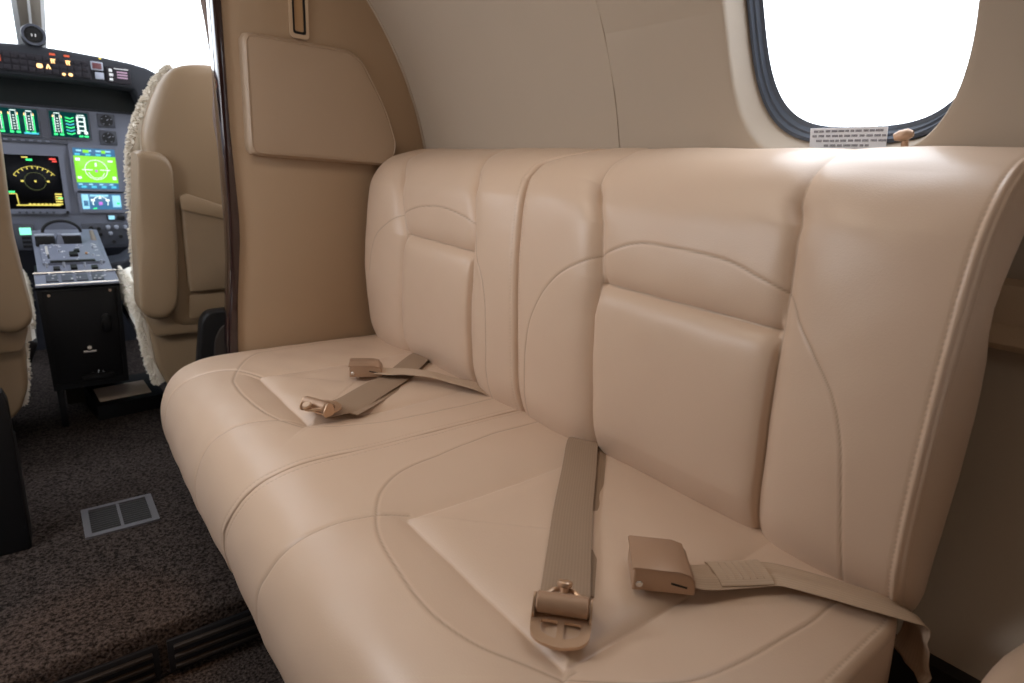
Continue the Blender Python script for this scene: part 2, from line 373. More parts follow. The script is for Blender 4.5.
# sidewall ledge (armrest rail) aft of the bench
t = MB()
def wall_x(z): return CX+math.sqrt(RR*RR-(z-CZ)**2)
sec = [(wall_x(-0.095)+0.006, -0.095), (0.925, -0.096), (0.915, -0.102), (0.912, -0.118), (0.912, -0.148), (0.905, -0.152), (0.90, -0.160), (0.90, -0.170), (0.906, -0.177), (0.918, -0.180), (wall_x(-0.18)+0.006, -0.18)]
t.prism(sec, lambda u, v, w: Vector((u, w, v)), -1.55, 0.40)
t.obj('trim_1', mat('ledge_tan', (0.50, 0.36, 0.24), 0.55, bump=0.05), kind='structure', sharp=40)
# forward bulkhead right
P = [(0.385, -0.85)]
P = [(0.360, -0.85), (0.370, -0.455), (0.390, -0.19), (0.392, 0.60)]
for a in np.linspace(math.asin((0.60-CZ)/RR), math.asin((-0.85-CZ)/RR), 40): P.append((CX+(RR-0.001)*math.cos(a), CZ+(RR-0.001)*math.sin(a)))
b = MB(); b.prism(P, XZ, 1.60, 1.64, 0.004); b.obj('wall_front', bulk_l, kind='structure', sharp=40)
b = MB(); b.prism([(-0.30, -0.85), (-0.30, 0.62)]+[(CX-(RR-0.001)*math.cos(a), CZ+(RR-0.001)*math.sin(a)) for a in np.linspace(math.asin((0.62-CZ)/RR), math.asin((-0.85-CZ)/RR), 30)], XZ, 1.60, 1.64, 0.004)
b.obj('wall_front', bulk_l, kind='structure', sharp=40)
b = MB(); b.prism([(0.345, -0.85), (0.356, -0.45), (0.365, -0.34), (0.374, -0.24), (0.378, -0.13), (0.378, 0.07), (0.377, 0.35), (0.378, 0.66), (0.400, 0.66), (0.396, 0.35), (0.395, 0.07), (0.401, -0.13), (0.399, -0.19), (0.384, -0.34), (0.376, -0.455), (0.366, -0.85)], XZ, 1.592, 1.652, 0.004, 3)
b.obj('trim_2', wood, kind='structure')
# edge welt where bulkhead meets the sidewall
b = MB(); b.tube([(CX+(RR-0.002)*math.cos(a), 1.598, CZ+(RR-0.002)*math.sin(a)) for a in np.linspace(0.0, 0.9, 40)], 0.003, 8); b.obj('trim_3', panel_l, kind='structure')
# curtain gathered behind the bulkhead edge
cu = MB(); cp = []
for side in (0, 1):
    pass
G = []
for i, z in enumerate(np.linspace(-0.35, 0.60, 60)):
    wv = 0.005+0.022*max(0, (z-0.24)/0.35)+0.007*math.exp(-((z-0.10)/0.045)**2); row = []
    for k in range(41):
        a = 2*PI*k/40; rr = 1+0.25*math.sin(9*a+z*6); row.append((0.412+(-0.010-0.012*max(0, (z-0.22)/0.3)) + wv*1.15*rr*math.cos(a), 1.70+0.04*rr*math.sin(a), z))
    G.append(row)
link('curtain', np_mesh('curtain', [np.array(G)]), curtain_m, label='brown fabric curtain gathered behind the dark bulkhead edge', cat='curtain', sharp=None)

# padded panel on the bulkhead
root = thing('bulkhead_pad', 'tan leather padded panel mounted on the bulkhead beside the bench', 'padded panel', (0.62, 1.60, 0.01))
ol = round_poly([(0.428, 0.284), (0.427, 0.014), (0.80, 0.004), (0.822, 0.05), (0.789, 0.152), (0.722, 0.262), (0.69, 0.281)], [0.02, 0.02, 0.04, 0.03, 0.10, 0.05, 0.03], 6)
ol = resample(ol, 90)
fnp = lambda u, v, w: Vector((u, 1.60-w, v))
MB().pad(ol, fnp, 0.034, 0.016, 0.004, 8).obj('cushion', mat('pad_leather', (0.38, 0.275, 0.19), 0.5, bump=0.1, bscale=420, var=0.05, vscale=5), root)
c_ = np.mean(ol, axis=0); ins = [(c_[0]+(p[0]-c_[0])*0.955, 1.60-0.0335, c_[1]+(p[1]-c_[1])*0.945) for p in ol]
MB().tube([Vector(p) for p in ins]+[Vector(ins[0])], 0.0016, 6, cap=False).obj('piping', MATS['pad_leather'], root)
# recessed catch above the pad
root = thing('wall_catch', 'narrow recessed catch with dark rim above the padded panel', 'catch', (0.57, 1.60, 0.30))
MB().holed(rrect(0.546, 0.290, 0.592, 0.47, 0.010), [rrect(0.553, 0.300, 0.585, 0.46, 0.006)], lambda u, v, w: Vector((u, w, v)), 1.5935, 1.6005).obj('bezel', MATS['ledge_tan'], root)
MB().holed(rrect(0.553, 0.300, 0.585, 0.46, 0.006), [rrect(0.558, 0.306, 0.580, 0.455, 0.004)], lambda u, v, w: Vector((u, w, v)), 1.5945, 1.6005).obj('rim', blackp, root)
MB().prism(rrect(0.558, 0.306, 0.580, 0.455, 0.004), XZ, 1.5975, 1.6005).obj('plate', mat('catch_plate', (0.40, 0.24, 0.12), 0.4), root)

# ================================================================== BENCH
def sdist(P, X, Y):
    """distance from grid points to polyline P"""
    d = np.full(X.shape, 1e9)
    for (ax, ay), (bx, by) in zip(P[:-1], P[1:]):
        vx, vy = bx-ax, by-ay; L = vx*vx+vy*vy+1e-12; t = np.clip(((X-ax)*vx+(Y-ay)*vy)/L, 0, 1)
        d = np.minimum(d, np.hypot(X-ax-t*vx, Y-ay-t*vy))
    return d
def smooth(P, n=8, closed=False):
    P = [np.array(p, float) for p in P]; out = []
    for i in range(len(P)-1):
        p0 = P[max(i-1, 0)]; p1 = P[i]; p2 = P[i+1]; p3 = P[min(i+2, len(P)-1)]
        for k in range(n):
            t = k/n; out.append(tuple(0.5*((2*p1)+(-p0+p2)*t+(2*p0-5*p1+4*p2-p3)*t*t+(-p0+3*p1-3*p2+p3)*t**3)))
    out.append(tuple(P[-1])); return out
def prof_arrays(F, n):
    P = np.array(smooth(F, 10)); L = np.r_[0, np.cumsum(np.linalg.norm(np.diff(P, axis=0), axis=1))]
    t = np.linspace(0, L[-1], n); x = np.interp(t, L, P[:, 0]); z = np.interp(t, L, P[:, 1])
    k = 7; ker = np.ones(k)/k
    def sm(a): e = np.r_[[a[0]-(a[1]-a[0])*j for j in range(k//2, 0, -1)], a, [a[-1]+(a[-1]-a[-2])*j for j in range(1, k//2+1)]]; return np.convolve(e, ker, 'valid')
    x, z = sm(x), sm(z); dx, dz = np.gradient(x), np.gradient(z); l = np.hypot(dx, dz); return t, x, z, dx/l, dz/l
def edge_round(d, r): # depth lost at distance d from an end
    q = np.clip(1-d/r, 0, 1); return r*(1-np.sqrt(1-q*q+1e-9))
bench = thing('bench_seat', 'tan leather two-place side bench under the cabin window', 'bench', (0.45, 0.9, -0.85))
SEATF = [(.80, -.47), (.60, -.47), (.375, -.47), (.33, -.471), (.29, -.475), (.26, -.483), (.235, -.495), (.213, -.515), (.198, -.54), (.188, -.57), (.184, -.60), (.186, -.64), (.2, -.68), (.25, -.71)]
def gs(d, s): return np.exp(-(d/s)**2)
def seat(name, y0f, y1f, ins, Ul, lines, ny, nt, r0, r1, near):
    t, px, pz, tx_, tz_ = prof_arrays(SEATF, nt); nx, nz = -tz_*-1, 0
    # outward normal of the profile (travelling from back to front, up is outward): rotate tangent
    nx, nz = tz_*1.0, -tx_*1.0
    Xs = 0.80-t
    u = np.linspace(0, 1, ny)
    u = 0.5-0.5*np.cos(PI*u)*0.35-0.65*(0.5-u)  # finer near the ends
    u = (u-u[0])/(u[-1]-u[0])
    yb0 = np.array([y0f(x) for x in Xs]); yb1 = np.array([y1f(x) for x in Xs])
    Y = yb0[None, :]*(1-u[:, None])+yb1[None, :]*u[:, None]; X = np.broadcast_to(Xs[None, :], Y.shape)
    D = np.zeros_like(Y); S = np.zeros_like(Y)
    x0, ya, yb = ins  # insert rectangle x0..back, ya..yb
    dx = x0-X; dy = np.maximum(ya-Y, Y-yb); sd = np.where((dx > 0) & (dy > 0), np.hypot(dx, dy), np.maximum(dx, dy))
    out_f = -0.013*np.exp(-np.clip(sd, 0, 1)/0.032)
    in_f = -0.013*np.exp(-np.clip(-sd, 0, 1)/0.015)+0.004*(1-np.exp(-np.clip(-sd, 0, 1)/0.03))
    fr = np.clip((0.76-X)/0.2, 0.25, 1)
    side = np.where(dy > dx, 0.75, 1.0)
    D += np.where(sd > 0, out_f, in_f)*fr*side*1.05
    # overall crown of each place
    yc = (ya+yb)/2; D += 0.006*np.exp(-((Y-yc)/0.28)**2)*np.clip((0.45-X)/0.2, 0, 1)
    D += -edge_round(np.abs(Y-yb0[None, :]), r0)-edge_round(np.abs(yb1[None, :]-Y), r1)
    # soft shallow wrinkles
    ph = rng.uniform(0, 6, 8)
    D += 0.0007*np.sin(23*X+17*Y+ph[0])*np.sin(31*Y-9*X+ph[1])+0.0004*np.sin(70*X+ph[2])*np.sin(50*Y+ph[3])
    dU = sdist(smooth(Ul), X, Y); D -= 0.0016*gs(dU, 0.0026); S = np.maximum(S, 0.55*gs(dU, 0.0013))
    D += 0.0030*np.exp(-dU/0.02)
    for ln, k in lines:
        dl = sdist(smooth(ln), X, Y); D -= 0.0018*k*gs(dl, 0.003); S = np.maximum(S, 0.4*gs(dl, 0.0013)); D -= 0.0012*np.exp(-dl/0.012)
    for yb_, rr in ((yb0, r0), (yb1, r1)):
        dd = np.abs(Y-yb_[None, :]); dl = np.abs(dd-0.012); dash = 0.5+0.5*np.sign(np.sin(2*PI*X/0.007)); S = np.maximum(S, 0.30*gs(dl, 0.0013)*dash); D -= 0.0008*gs(dl, 0.0022)
        S = np.maximum(S, 0.22*gs(dd, 0.0012))
    # the front edge bows out a little towards the aft end
    sh = np.interp(Y, [0.2, 0.576, 0.765, 1.0, 1.3, 1.5, 1.6], [0.003, 0.002, -0.003, 0.000, 0.001, 0.001, 0.004])*np.clip((0.36-X)/0.12, 0, 1)
    G = np.stack([px[None, :]+nx[None, :]*D+sh, Y, pz[None, :]+nz[None, :]*D], -1)
    def cap(row, outw, yext):
        rows = []
        for k in range(13):
            q = k/12; p = row.copy(); zb = -0.715; p[:, 2] = row[:, 2]*(1-q)+zb*q; p[:, 1] = row[:, 1]+outw*yext*math.sin(PI*min(1, q*1.2)*0.8); p[:, 0] = row[:, 0]*(1-q*q)+np.maximum(row[:, 0], 0.32)*q*q; rows.append(p)
        return np.stack(rows)
    c0 = cap(G[0], -1, 0.006 if near else 0.0); c1 = cap(G[-1], 1, 0.0)
    bt = np.stack([G[:, -1], np.stack([np.full(ny, 0.80), G[:, -1, 1], np.full(ny, -0.715)], -1)], 0)
    c0 = c0[::-1]
    return link(name, np_mesh(name, [G, c0, c1, bt], [S, None, None, None]), leather, bench, sharp=None)
cs_x = [0.70, 0.556, 0.396, 0.296, 0.255, 0.217, 0.179, 0.12, 0.0]; cs_y = [0.905, 0.903, 0.903, 0.912, 0.916, 0.924, 0.935, 0.962, 0.975]
ymid = lambda x: float(np.interp(-x, [-a for a in cs_x], cs_y))
Un = [(0.80, 0.838), (0.73, 0.832), (0.647, 0.834), (0.572, 0.826), (0.502, 0.813), (0.424, 0.795), (0.375, 0.765), (0.346, 0.731), (0.313, 0.664), (0.297, 0.582), (0.291, 0.495), (0.303, 0.427), (0.329, 0.376), (0.377, 0.312), (0.466, 0.256), (0.612, 0.235), (0.682, 0.233), (0.80, 0.228)]
seat('seat_cushion', lambda x: 0.172+0.05*max(0, (x-0.69)/0.11)**2, lambda x: ymid(x)-0.0003, (0.364, 0.347, 0.676), Un,
     [([(0.372, 0.684), (0.331, 0.702), (0.281, 0.720), (0.229, 0.735), (0.168, 0.754), (0.129, 0.768), (0.0, 0.79)], 1), ([(0.372, 0.34), (0.33, 0.335), (0.281, 0.335), (0.229, 0.34), (0.168, 0.35), (0.0, 0.37)], 1)],
     380, 400, 0.012, 0.003, True)
Uf = [(0.80, 1.53), (0.6, 1.56), (0.45, 1.553), (0.399, 1.538), (0.345, 1.46), (0.312, 1.384), (0.303, 1.338), (0.301, 1.248), (0.313, 1.138), (0.345, 1.065), (0.40, 1.02), (0.5, 0.99), (0.65, 0.982), (0.80, 0.98)]
seat('seat_cushion', lambda x: ymid(x)+0.0003, lambda x: 1.597, (0.366, 1.062, 1.378), Uf,
     [([(0.372, 1.385), (0.34, 1.43), (0.303, 1.465), (0.233, 1.488), (0.158, 1.512), (0.0, 1.53)], 1), ([(0.372, 1.07), (0.33, 1.10), (0.297, 1.118), (0.259, 1.134), (0.231, 1.143), (0.193, 1.155), (0.0, 1.18)], 1)],
     320, 360, 0.003, 0.014, False)
# base under the cushions
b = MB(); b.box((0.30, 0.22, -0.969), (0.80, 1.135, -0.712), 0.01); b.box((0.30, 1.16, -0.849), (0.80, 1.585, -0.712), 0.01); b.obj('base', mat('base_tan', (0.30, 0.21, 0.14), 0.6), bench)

BACKF = [(.800, -.505), (.765, -.49), (.745, -.465), (.728, -.42), (.72, -.36), (.715, -.29), (.715, -.22), (.72, -.14), (.73, -.06), (.742, -.025), (.765, .008), (.795, .03), (.83, .043), (.87, .053), (.90, .056), (.918, .050)]
def back(name, y0, y1, sl, sr, th, Ul, ny, nt, near):
    """sl, sr: vertical crease lines as (t, y) tables (forward and aft); th: horizontal crease height along t"""
    t, px, pz, tx_, tz_ = prof_arrays(BACKF, nt); nx, nz = -tz_, tx_
    T = t-0.02
    u = np.linspace(0, 1, ny); Yb0 = np.array([y0(a) for a in T]); Yb1 = np.array([y1(a) for a in T])
    Y = Yb0[None, :]*(1-u[:, None])+Yb1[None, :]*u[:, None]; TT = np.broadcast_to(T[None, :], Y.shape)
    dn = np.interp(T, [0, 0.2, 0.6], [0.014, 0.009, 0.006])
    yl = (np.interp(T, [a for a, _ in sl], [a for _, a in sl])+dn)[None, :]; yr = (np.interp(T, [a for a, _ in sr], [a for _, a in sr])+dn)[None, :]
    th = th+0.003-0.009*np.clip((yl-Y)/(yl-yr), 0, 1)
    fade = np.interp(TT, [-0.02, 0.05, 0.15, 0.50, 0.56, 0.64], [0.5, 0.85, 1.0, 1.0, 0.55, 0.12])
    D = np.zeros_like(Y); S = np.zeros_like(Y)
    cen = (Y > yr) & (Y < yl); dv = np.minimum(np.abs(Y-yl), np.abs(Y-yr))
    A = 0.0175*fade
    D += np.where(cen, -A*np.exp(-dv/0.011)-0.006*fade*(1-np.exp(-dv/0.02)), -A*np.exp(-dv/0.0155))
    dh = np.abs(TT-th)
    low = TT < th
    D += np.where(cen, -0.016*np.exp(-dh/np.where(low, 0.012, 0.016))+np.where(low, 0.007*(1-np.exp(-dh/0.02)), 0.0)*np.clip(TT/0.1, 0, 1), 0)*np.clip(dv/0.006, 0, 1)
    # bolsters swell
    pf = np.interp(TT, [0, 0.48, 0.56, 0.64], [1, 1, 0.25, 0.0])
    wb0 = (yr-Yb0[None, :]); q0 = np.clip((Y-Yb0[None, :])/wb0, 0, 1); wb1 = (Yb1[None, :]-yl); q1 = np.clip((Y-yl)/wb1, 0, 1)
    D += np.where(Y < yr, 0.009*pf*np.sin(PI*q0)**0.8, 0)+np.where(Y > yl, 0.009*pf*np.sin(PI*q1)**0.8, 0)
    # pinch folds at the top of the creases
    for yy, in ((yl,), (yr,)):
        D -= 0.006*np.exp(-((TT-0.50)/0.022)**2)*np.exp(-(np.abs(Y-yy)/0.012))
    r0, r1 = (0.010, 0.014) if near else (0.010, 0.035)
    D -= edge_round(Y-Yb0[None, :], r0)+edge_round(Yb1[None, :]-Y, r1)
    D += 0.0012*np.sin(19*TT+11*Y+1)*np.sin(27*Y-8*TT+2)+0.0003*np.sin(80*TT)*np.sin(61*Y+1)
    dU = sdist(smooth(Ul), Y, TT); D -= 0.0012*gs(dU, 0.0022); S = np.maximum(S, 0.55*gs(dU, 0.0012))
    if near:
        dd = np.abs(Y-Yb0[None, :]); D += 0.0010*gs(dd-0.0085, 0.003)-0.0018*gs(dd-0.0045, 0.0016)+0.0012*gs(dd-0.001, 0.002)
    for e in (Yb0, Yb1):
        dd = np.abs(Y-e[None, :]); dash = 0.5+0.5*np.sign(np.sin(2*PI*TT/0.007)); dl = np.abs(dd-0.013)
        S = np.maximum(S, 0.28*gs(dl, 0.0012)*dash); D -= 0.001*gs(dl, 0.0022)
    S = np.maximum(S, np.where(cen, 0.5*gs(dh, 0.0015), 0)); S = np.maximum(S, 0.35*fade*gs(dv, 0.0015))
    G = np.stack([px[None, :]+nx[None, :]*D, Y, pz[None, :]+nz[None, :]*D], -1)
    # back line of the cushion for the end boxing
    bz = np.array([-.505, -.49, -.453, -.389, -.317, -.24, -.216, -.172, -.137, -.111, -.087, -.068, -.03, .03, .045])
    bx = np.array([.815, .80, .815, .835, .850, .850, .845, .830, .800, .790, .800, .815, .845, .905, .918])
    def cap(row, outw, ext):
        rows = []; zz = np.clip(row[:, 2], -.505, .045); xb = np.maximum(np.interp(zz, bz, bx), row[:, 0])
        for k in range(22):
            q = k/21; p = row.copy(); p[:, 0] = row[:, 0]*(1-q)+xb*q
            w_ = np.clip((xb-row[:, 0])/0.06, 0, 1); p[:, 1] = row[:, 1]+outw*w_*(ext*math.sin(PI*min(q*1.15, 1))**0.7-0.035*max(0, (q-0.72)/0.28)**2); rows.append(p)
        return np.stack(rows)
    c0 = cap(G[0], -1, 0.010 if near else 0.0)
    c1 = cap(G[-1], 1, 0.0)
    bk = np.stack([c0[-1], c1[-1]])
    return link(name, np_mesh(name, [G[:, ::-1], c0[::-1, ::-1], c1[:, ::-1], bk], [S[:, ::-1], None, None, None]), leather, bench, sharp=None)
seam_t = [0, 0.08, 0.23, 0.30, 0.48, 0.52, 0.56, 0.62, 0.66]; seam_y = [0.89, 0.89, 0.891, 0.894, 0.913, 0.924, 0.917, 0.865, 0.85]
ysm = lambda a: float(np.interp(a, seam_t, seam_y))
NU = [(0.873, -0.02), (0.872, 0.0), (0.862, 0.09), (0.855, 0.197), (0.832, 0.278), (0.779, 0.35), (0.691, 0.4), (0.623, 0.426), (0.555, 0.428), (0.469, 0.422), (0.418, 0.408), (0.368, 0.39), (0.345, 0.36), (0.316, 0.325), (0.287, 0.286), (0.27, 0.241), (0.261, 0.193), (0.249, 0.093), (0.247, 0.034), (0.246, -0.02)]
FU = [(1.525, 0.25), (1.497, 0.337), (1.427, 0.385), (1.351, 0.421), (1.277, 0.438), (1.175, 0.439), (1.058, 0.412), (1.029, 0.356), (0.992, 0.295), (0.979, 0.21), (0.984, 0.082), (0.984, -0.02)]
back('backrest', lambda a: 0.183, lambda a: ysm(a)-0.0005, [(-.02, .672), (.155, .676), (.30, .685), (.36, .682), (.45, .699), (.495, .722), (.524, .738), (.58, .744), (.66, .745)],
     [(-.02, .357), (.26, .361), (.35, .363), (.39, .365), (.48, .373), (.51, .384), (.56, .388), (.66, .391)], 0.350, NU, 380, 340, True)
back('backrest', lambda a: ysm(a)+0.0005, lambda a: 1.585-0.0*a, [(-.02, 1.372), (.12, 1.369), (.3, 1.355), (.36, 1.350), (.41, 1.372), (.5, 1.412), (.57, 1.46), (.66, 1.48)],
     [(-.02, 1.057), (.3, 1.051), (.41, 1.055), (.5, 1.085), (.54, 1.103), (.61, 1.133), (.66, 1.14)], 0.362, FU, 340, 300, False)

# ================================================================== SEAT BELTS
def ribbon(pts, widths, m_, name, parent, th=0.0022, cols=9, cup=0.0, roll=None, nn=10, fold=0.0):
    P = [np.array(p) for p in smooth(pts, nn)]; n = len(P); Wd = np.interp(np.linspace(0, 1, n), np.linspace(0, 1, len(widths)), widths)
    RL = np.interp(np.linspace(0, 1, n), np.linspace(0, 1, len(roll)), roll) if roll else np.zeros(n)
    top = []; bot = []; L = 0; ls = []
    for i in range(n):
        tdir = P[min(i+1, n-1)]-P[max(i-1, 0)]; tdir /= np.linalg.norm(tdir); sd = np.cross(tdir, (0, 0, 1)); sd /= np.linalg.norm(sd); up = np.cross(sd, tdir)
        c, s_ = math.cos(RL[i]), math.sin(RL[i]); sd, up = sd*c+up*s_, up*c-sd*s_
        if i: L += np.linalg.norm(P[i]-P[i-1])
        ls.append(L); a = []; b2 = []
        for k in range(cols):
            q = k/(cols-1)-0.5; h = cup*(0.25-q*q)*4+fold*math.sin(q*PI*4)
            e = th/2*(1 if 0 < k < cols-1 else 0.25); a.append(P[i]+sd*q*Wd[i]+up*(h+e)); b2.append(P[i]+sd*q*Wd[i]+up*(h-e))
        top.append(a); bot.append(b2)
    top = np.array(top); bot = np.array(bot)
    ring = np.concatenate([top, bot[:, ::-1], top[:, :1]], 1)
    e0 = np.stack([top[0], bot[0]]); e1 = np.stack([bot[-1], top[-1]])
    me = np_mesh(name, [ring, e0, e1]); uvl = me.uv_layers.new(name='UVMap')
    nv = ring.shape[1]; uvs = np.zeros((len(me.vertices), 2), np.float32)
    for i in range(n):
        for k in range(nv): uvs[i*nv+k] = ((k % cols)/(cols-1)*1.0, ls[i])
    li = np.zeros(len(me.loops), np.int32); me.loops.foreach_get('vertex_index', li); uvl.data.foreach_set('uv', uvs[li].ravel())
    return link(name, me, m_, parent, sharp=50)
def frame(o, d):
    d = Vector((d[0], d[1], 0)).normalized(); p = Vector((-d.y, d.x, 0)); return lambda u, v, w: Vector(o)+d*u+p*v+Vector((0, 0, w))
def loft_fn(fn): return lambda u, v, w: fn(u, v, w)
def adjuster(root, o, d, tilt=0.0, flip=1):
    """tongue plate with two windows, webbing roller, ears and a release stud; d points along the belt away from the anchor"""
    f0 = frame(o, d); f = lambda u, v, w: f0(u, v, w+tilt*u)
    s = flip
    # tongue plate
    pl = [(-0.006*s, -0.031), (0.016*s, -0.033), (0.034*s, -0.031), (0.044*s, -0.022), (0.050*s, 0.0), (0.044*s, 0.022), (0.034*s, 0.031), (0.016*s, 0.033), (-0.006*s, 0.031)]
    pl = round_poly(pl, 0.006, 3)
    h1 = round_poly([(0.013*s, -0.022), (0.031*s, -0.021), (0.038*s, -0.0035), (0.013*s, -0.0035)], [0.004, 0.010, 0.004, 0.002], 4)
    h2 = [(a, -b) for a, b in h1]
    MB().holed(pl, [h1, h2], f, 0.002, 0.0055).obj('tongue_plate', goldm, root)
    # side ears
    for v in (-0.031, 0.031):
        MB().prism(round_poly([(-0.012, 0.0), (0.010, 0.0), (0.014, 0.010), (0.004, 0.026), (-0.004, 0.026), (-0.014, 0.012)], 0.005, 3), lambda a, c, w_: f(a, w_, c), v-0.0013, v+0.0013).obj('ear', goldm, root)
    # roller wrapped in webbing
    MB().cyl(f(0, -0.029, 0.016), f(0, 0.029, 0.016), 0.0115, seg=24, bev=0.002).obj('roller', gold, root)
    # triangular guide frame and release stud
    MB().tube([f(-0.004*s, -0.027, 0.016), f(-0.022*s, -0.011, 0.016), f(-0.026*s, 0.0, 0.016), f(-0.022*s, 0.011, 0.016), f(-0.004*s, 0.027, 0.016)], 0.0028, 8).obj('guide_frame', goldm, root)
    MB().cyl(f(-0.018*s, 0.0, 0.013), f(-0.023*s, 0, 0.022), 0.0052, seg=12).cyl(f(-0.0225*s, 0, 0.021), f(-0.025*s, 0, 0.0265), 0.0088, seg=20, bev=0.0015).obj('stud', goldm, root)
def buckle(root, o, d, L=0.060, Wd=0.064, Hh=0.028, z0=0.004):
    """lift-cover buckle; d points away from the webbing"""
    f = frame(o, d)
    side = [(-L/2, 0.0), (L/2, 0.0), (L/2, Hh*0.98), (L*0.44, Hh), (-L*0.22, Hh*0.98), (-L*0.38, Hh*0.86), (-L*0.47, Hh*0.62), (-L/2, Hh*0.30)]
    MB().prism(side, lambda u, v, w_: f(u, w_, v+z0), -Wd/2, Wd/2, 0.003, 3).obj('body', gold, root)
    MB().prism([(-L*0.40, Hh*0.86), (-L*0.22, Hh*1.0), (L*0.50, Hh*1.02), (L*0.53, Hh*0.98), (L*0.53, Hh*0.90), (-L*0.22, Hh*0.93)], lambda u, v, w_: f(u, w_, v+z0), -Wd/2-0.001, Wd/2+0.001, 0.0008, 2).obj('lift_cover', gold, root)
    for sgn in (-1, 1):
        v = sgn*Wd/2
        MB().cyl(f(L*0.40, v-sgn*0.002, z0+0.010), f(L*0.40, v+sgn*0.0022, z0+0.010), 0.0042, seg=16, bev=0.001).obj('pivot_pin', steel if L > 0.05 else goldm, root)
        MB().prism(round_poly([(-L*0.36, 0.009), (-L*0.10, 0.013), (-L*0.10, 0.0155), (-L*0.36, 0.0115)], 0.0005, 2), lambda a, c, w_: f(a, w_, c+z0), v-sgn*0.001, v+sgn*0.0005).obj('side_slot', darkhole, root)
GB = 'lap belts on the bench'
zt = -0.466
r1 = thing('seat_belt', 'tan lap belt half with a roller tongue plate on the nearer seat place', 'seat belt', (0.42, 0.40, -0.468), GB)
ribbon([(0.80, 0.755, -0.485), (0.745, 0.712, -0.462), (0.72, 0.692, -0.461), (0.66, 0.636, -0.462), (0.56, 0.545, -0.461), (0.48, 0.468, -0.4605), (0.425, 0.415, -0.4590), (0.410, 0.400, -0.450)], [0.056, 0.056, 0.056, 0.058], web, 'strap', r1)
ribbon([(0.74, 0.686, -0.470), (0.69, 0.640, -0.4685), (0.60, 0.560, -0.4690), (0.52, 0.490, -0.4685), (0.44, 0.418, -0.4655)], [0.05, 0.05, 0.05], web, 'strap_tail', r1)
adjuster(r1, (0.403, 0.396, -0.4650), (-0.73, -0.68), -0.05)
r2 = thing('seat_belt', 'tan lap belt half with a square buckle on the nearer seat place', 'seat belt', (0.55, 0.37, -0.468), GB)
buckle(r2, (0.547, 0.378, -0.466), (-0.72, 0.68), 0.072, 0.064, 0.031)
ribbon([(0.560, 0.357, -0.452), (0.585, 0.343, -0.458), (0.635, 0.319, -0.461), (0.665, 0.298, -0.459), (0.684, 0.262, -0.457), (0.706, 0.218, -0.457), (0.728, 0.184, -0.461), (0.745, 0.169, -0.472), (0.750, 0.163, -0.492), (0.751, 0.162, -0.54)], [0.046, 0.048, 0.050, 0.053, 0.056, 0.056, 0.056, 0.056], web_l, 'strap', r2, cup=0.002, roll=[0, 0, 0.05, 0.1, 0.15, 0.2, 0.1, 0], fold=0.0012)
ribbon([(0.60, 0.340, -0.4575), (0.635, 0.320, -0.4585), (0.658, 0.305, -0.4570)], [0.047, 0.048], web_l, 'stitched_fold', r2, th=0.004, cup=0.002)
for k in range(6):
    q = k/5; cx_, cy_ = 0.612+0.038*q, 0.334-0.024*q; d_ = Vector((0.54, 0.84, 0)).normalized()
    MB().tube([Vector((cx_, cy_, -0.4545))-d_*0.016, Vector((cx_, cy_, -0.4535)), Vector((cx_, cy_, -0.4545))+d_*0.016], 0.0007, 5).obj('stitch', web_l, r2)
r3 = thing('seat_belt', 'tan lap belt half with a roller tongue plate on the farther seat place', 'seat belt', (0.38, 1.07, -0.468), GB)
ribbon([(0.80, 1.350, -0.485), (0.757, 1.318, -0.462), (0.70, 1.268, -0.4595), (0.62, 1.196, -0.460), (0.54, 1.142, -0.459), (0.47, 1.098, -0.461), (0.425, 1.080, -0.4605), (0.395, 1.069, -0.4600)], [0.058, 0.058, 0.060, 0.06, 0.058, 0.056], web, 'strap', r3, roll=[0, 0, 0.03, 0.12, 0.2, 0.15, 0])
ribbon([(0.74, 1.298, -0.4685), (0.62, 1.187, -0.4685), (0.52, 1.112, -0.4680), (0.44, 1.062, -0.4665)], [0.05, 0.05, 0.05], web, 'strap_tail', r3)
adjuster(r3, (0.383, 1.068, -0.4560), (-0.90, -0.38), -0.05, -1)
r4 = thing('seat_belt', 'tan lap belt half with a square buckle on the farther seat place', 'seat belt', (0.56, 1.23, -0.468), GB)
buckle(r4, (0.562, 1.236, -0.460), (-0.87, 0.45), 0.072, 0.058, 0.027)
ribbon([(0.578, 1.216, -0.446), (0.600, 1.198, -0.447), (0.635, 1.182, -0.4485), (0.672, 1.139, -0.4485), (0.705, 1.095, -0.455), (0.74, 1.04, -0.461), (0.775, 0.985, -0.48)], [0.048, 0.05, 0.052, 0.056, 0.058], web_l, 'strap', r4, roll=[0, 0, 0.05, 0.15, 0.1, 0.2])

# adjoining aft seat, only its rounded arm edge shows
r = thing('aft_seat', 'tan leather arm edge of the seat aft of the bench', 'seat', (0.62, 0.05, -0.97))
MB().pad(resample(round_poly([(0.45, -0.50), (0.78, -0.50), (0.80, 0.05), (0.75, 0.080), (0.66, 0.088), (0.56, 0.080), (0.47, 0.02)], [0.03, 0.03, 0.03, 0.03, 0.05, 0.05, 0.05], 5), 60), lambda u, v, w_: Vector((u, v, -0.97+w_)), 0.548, 0.03, 0.004, 6).obj('arm_cushion', leather, r)

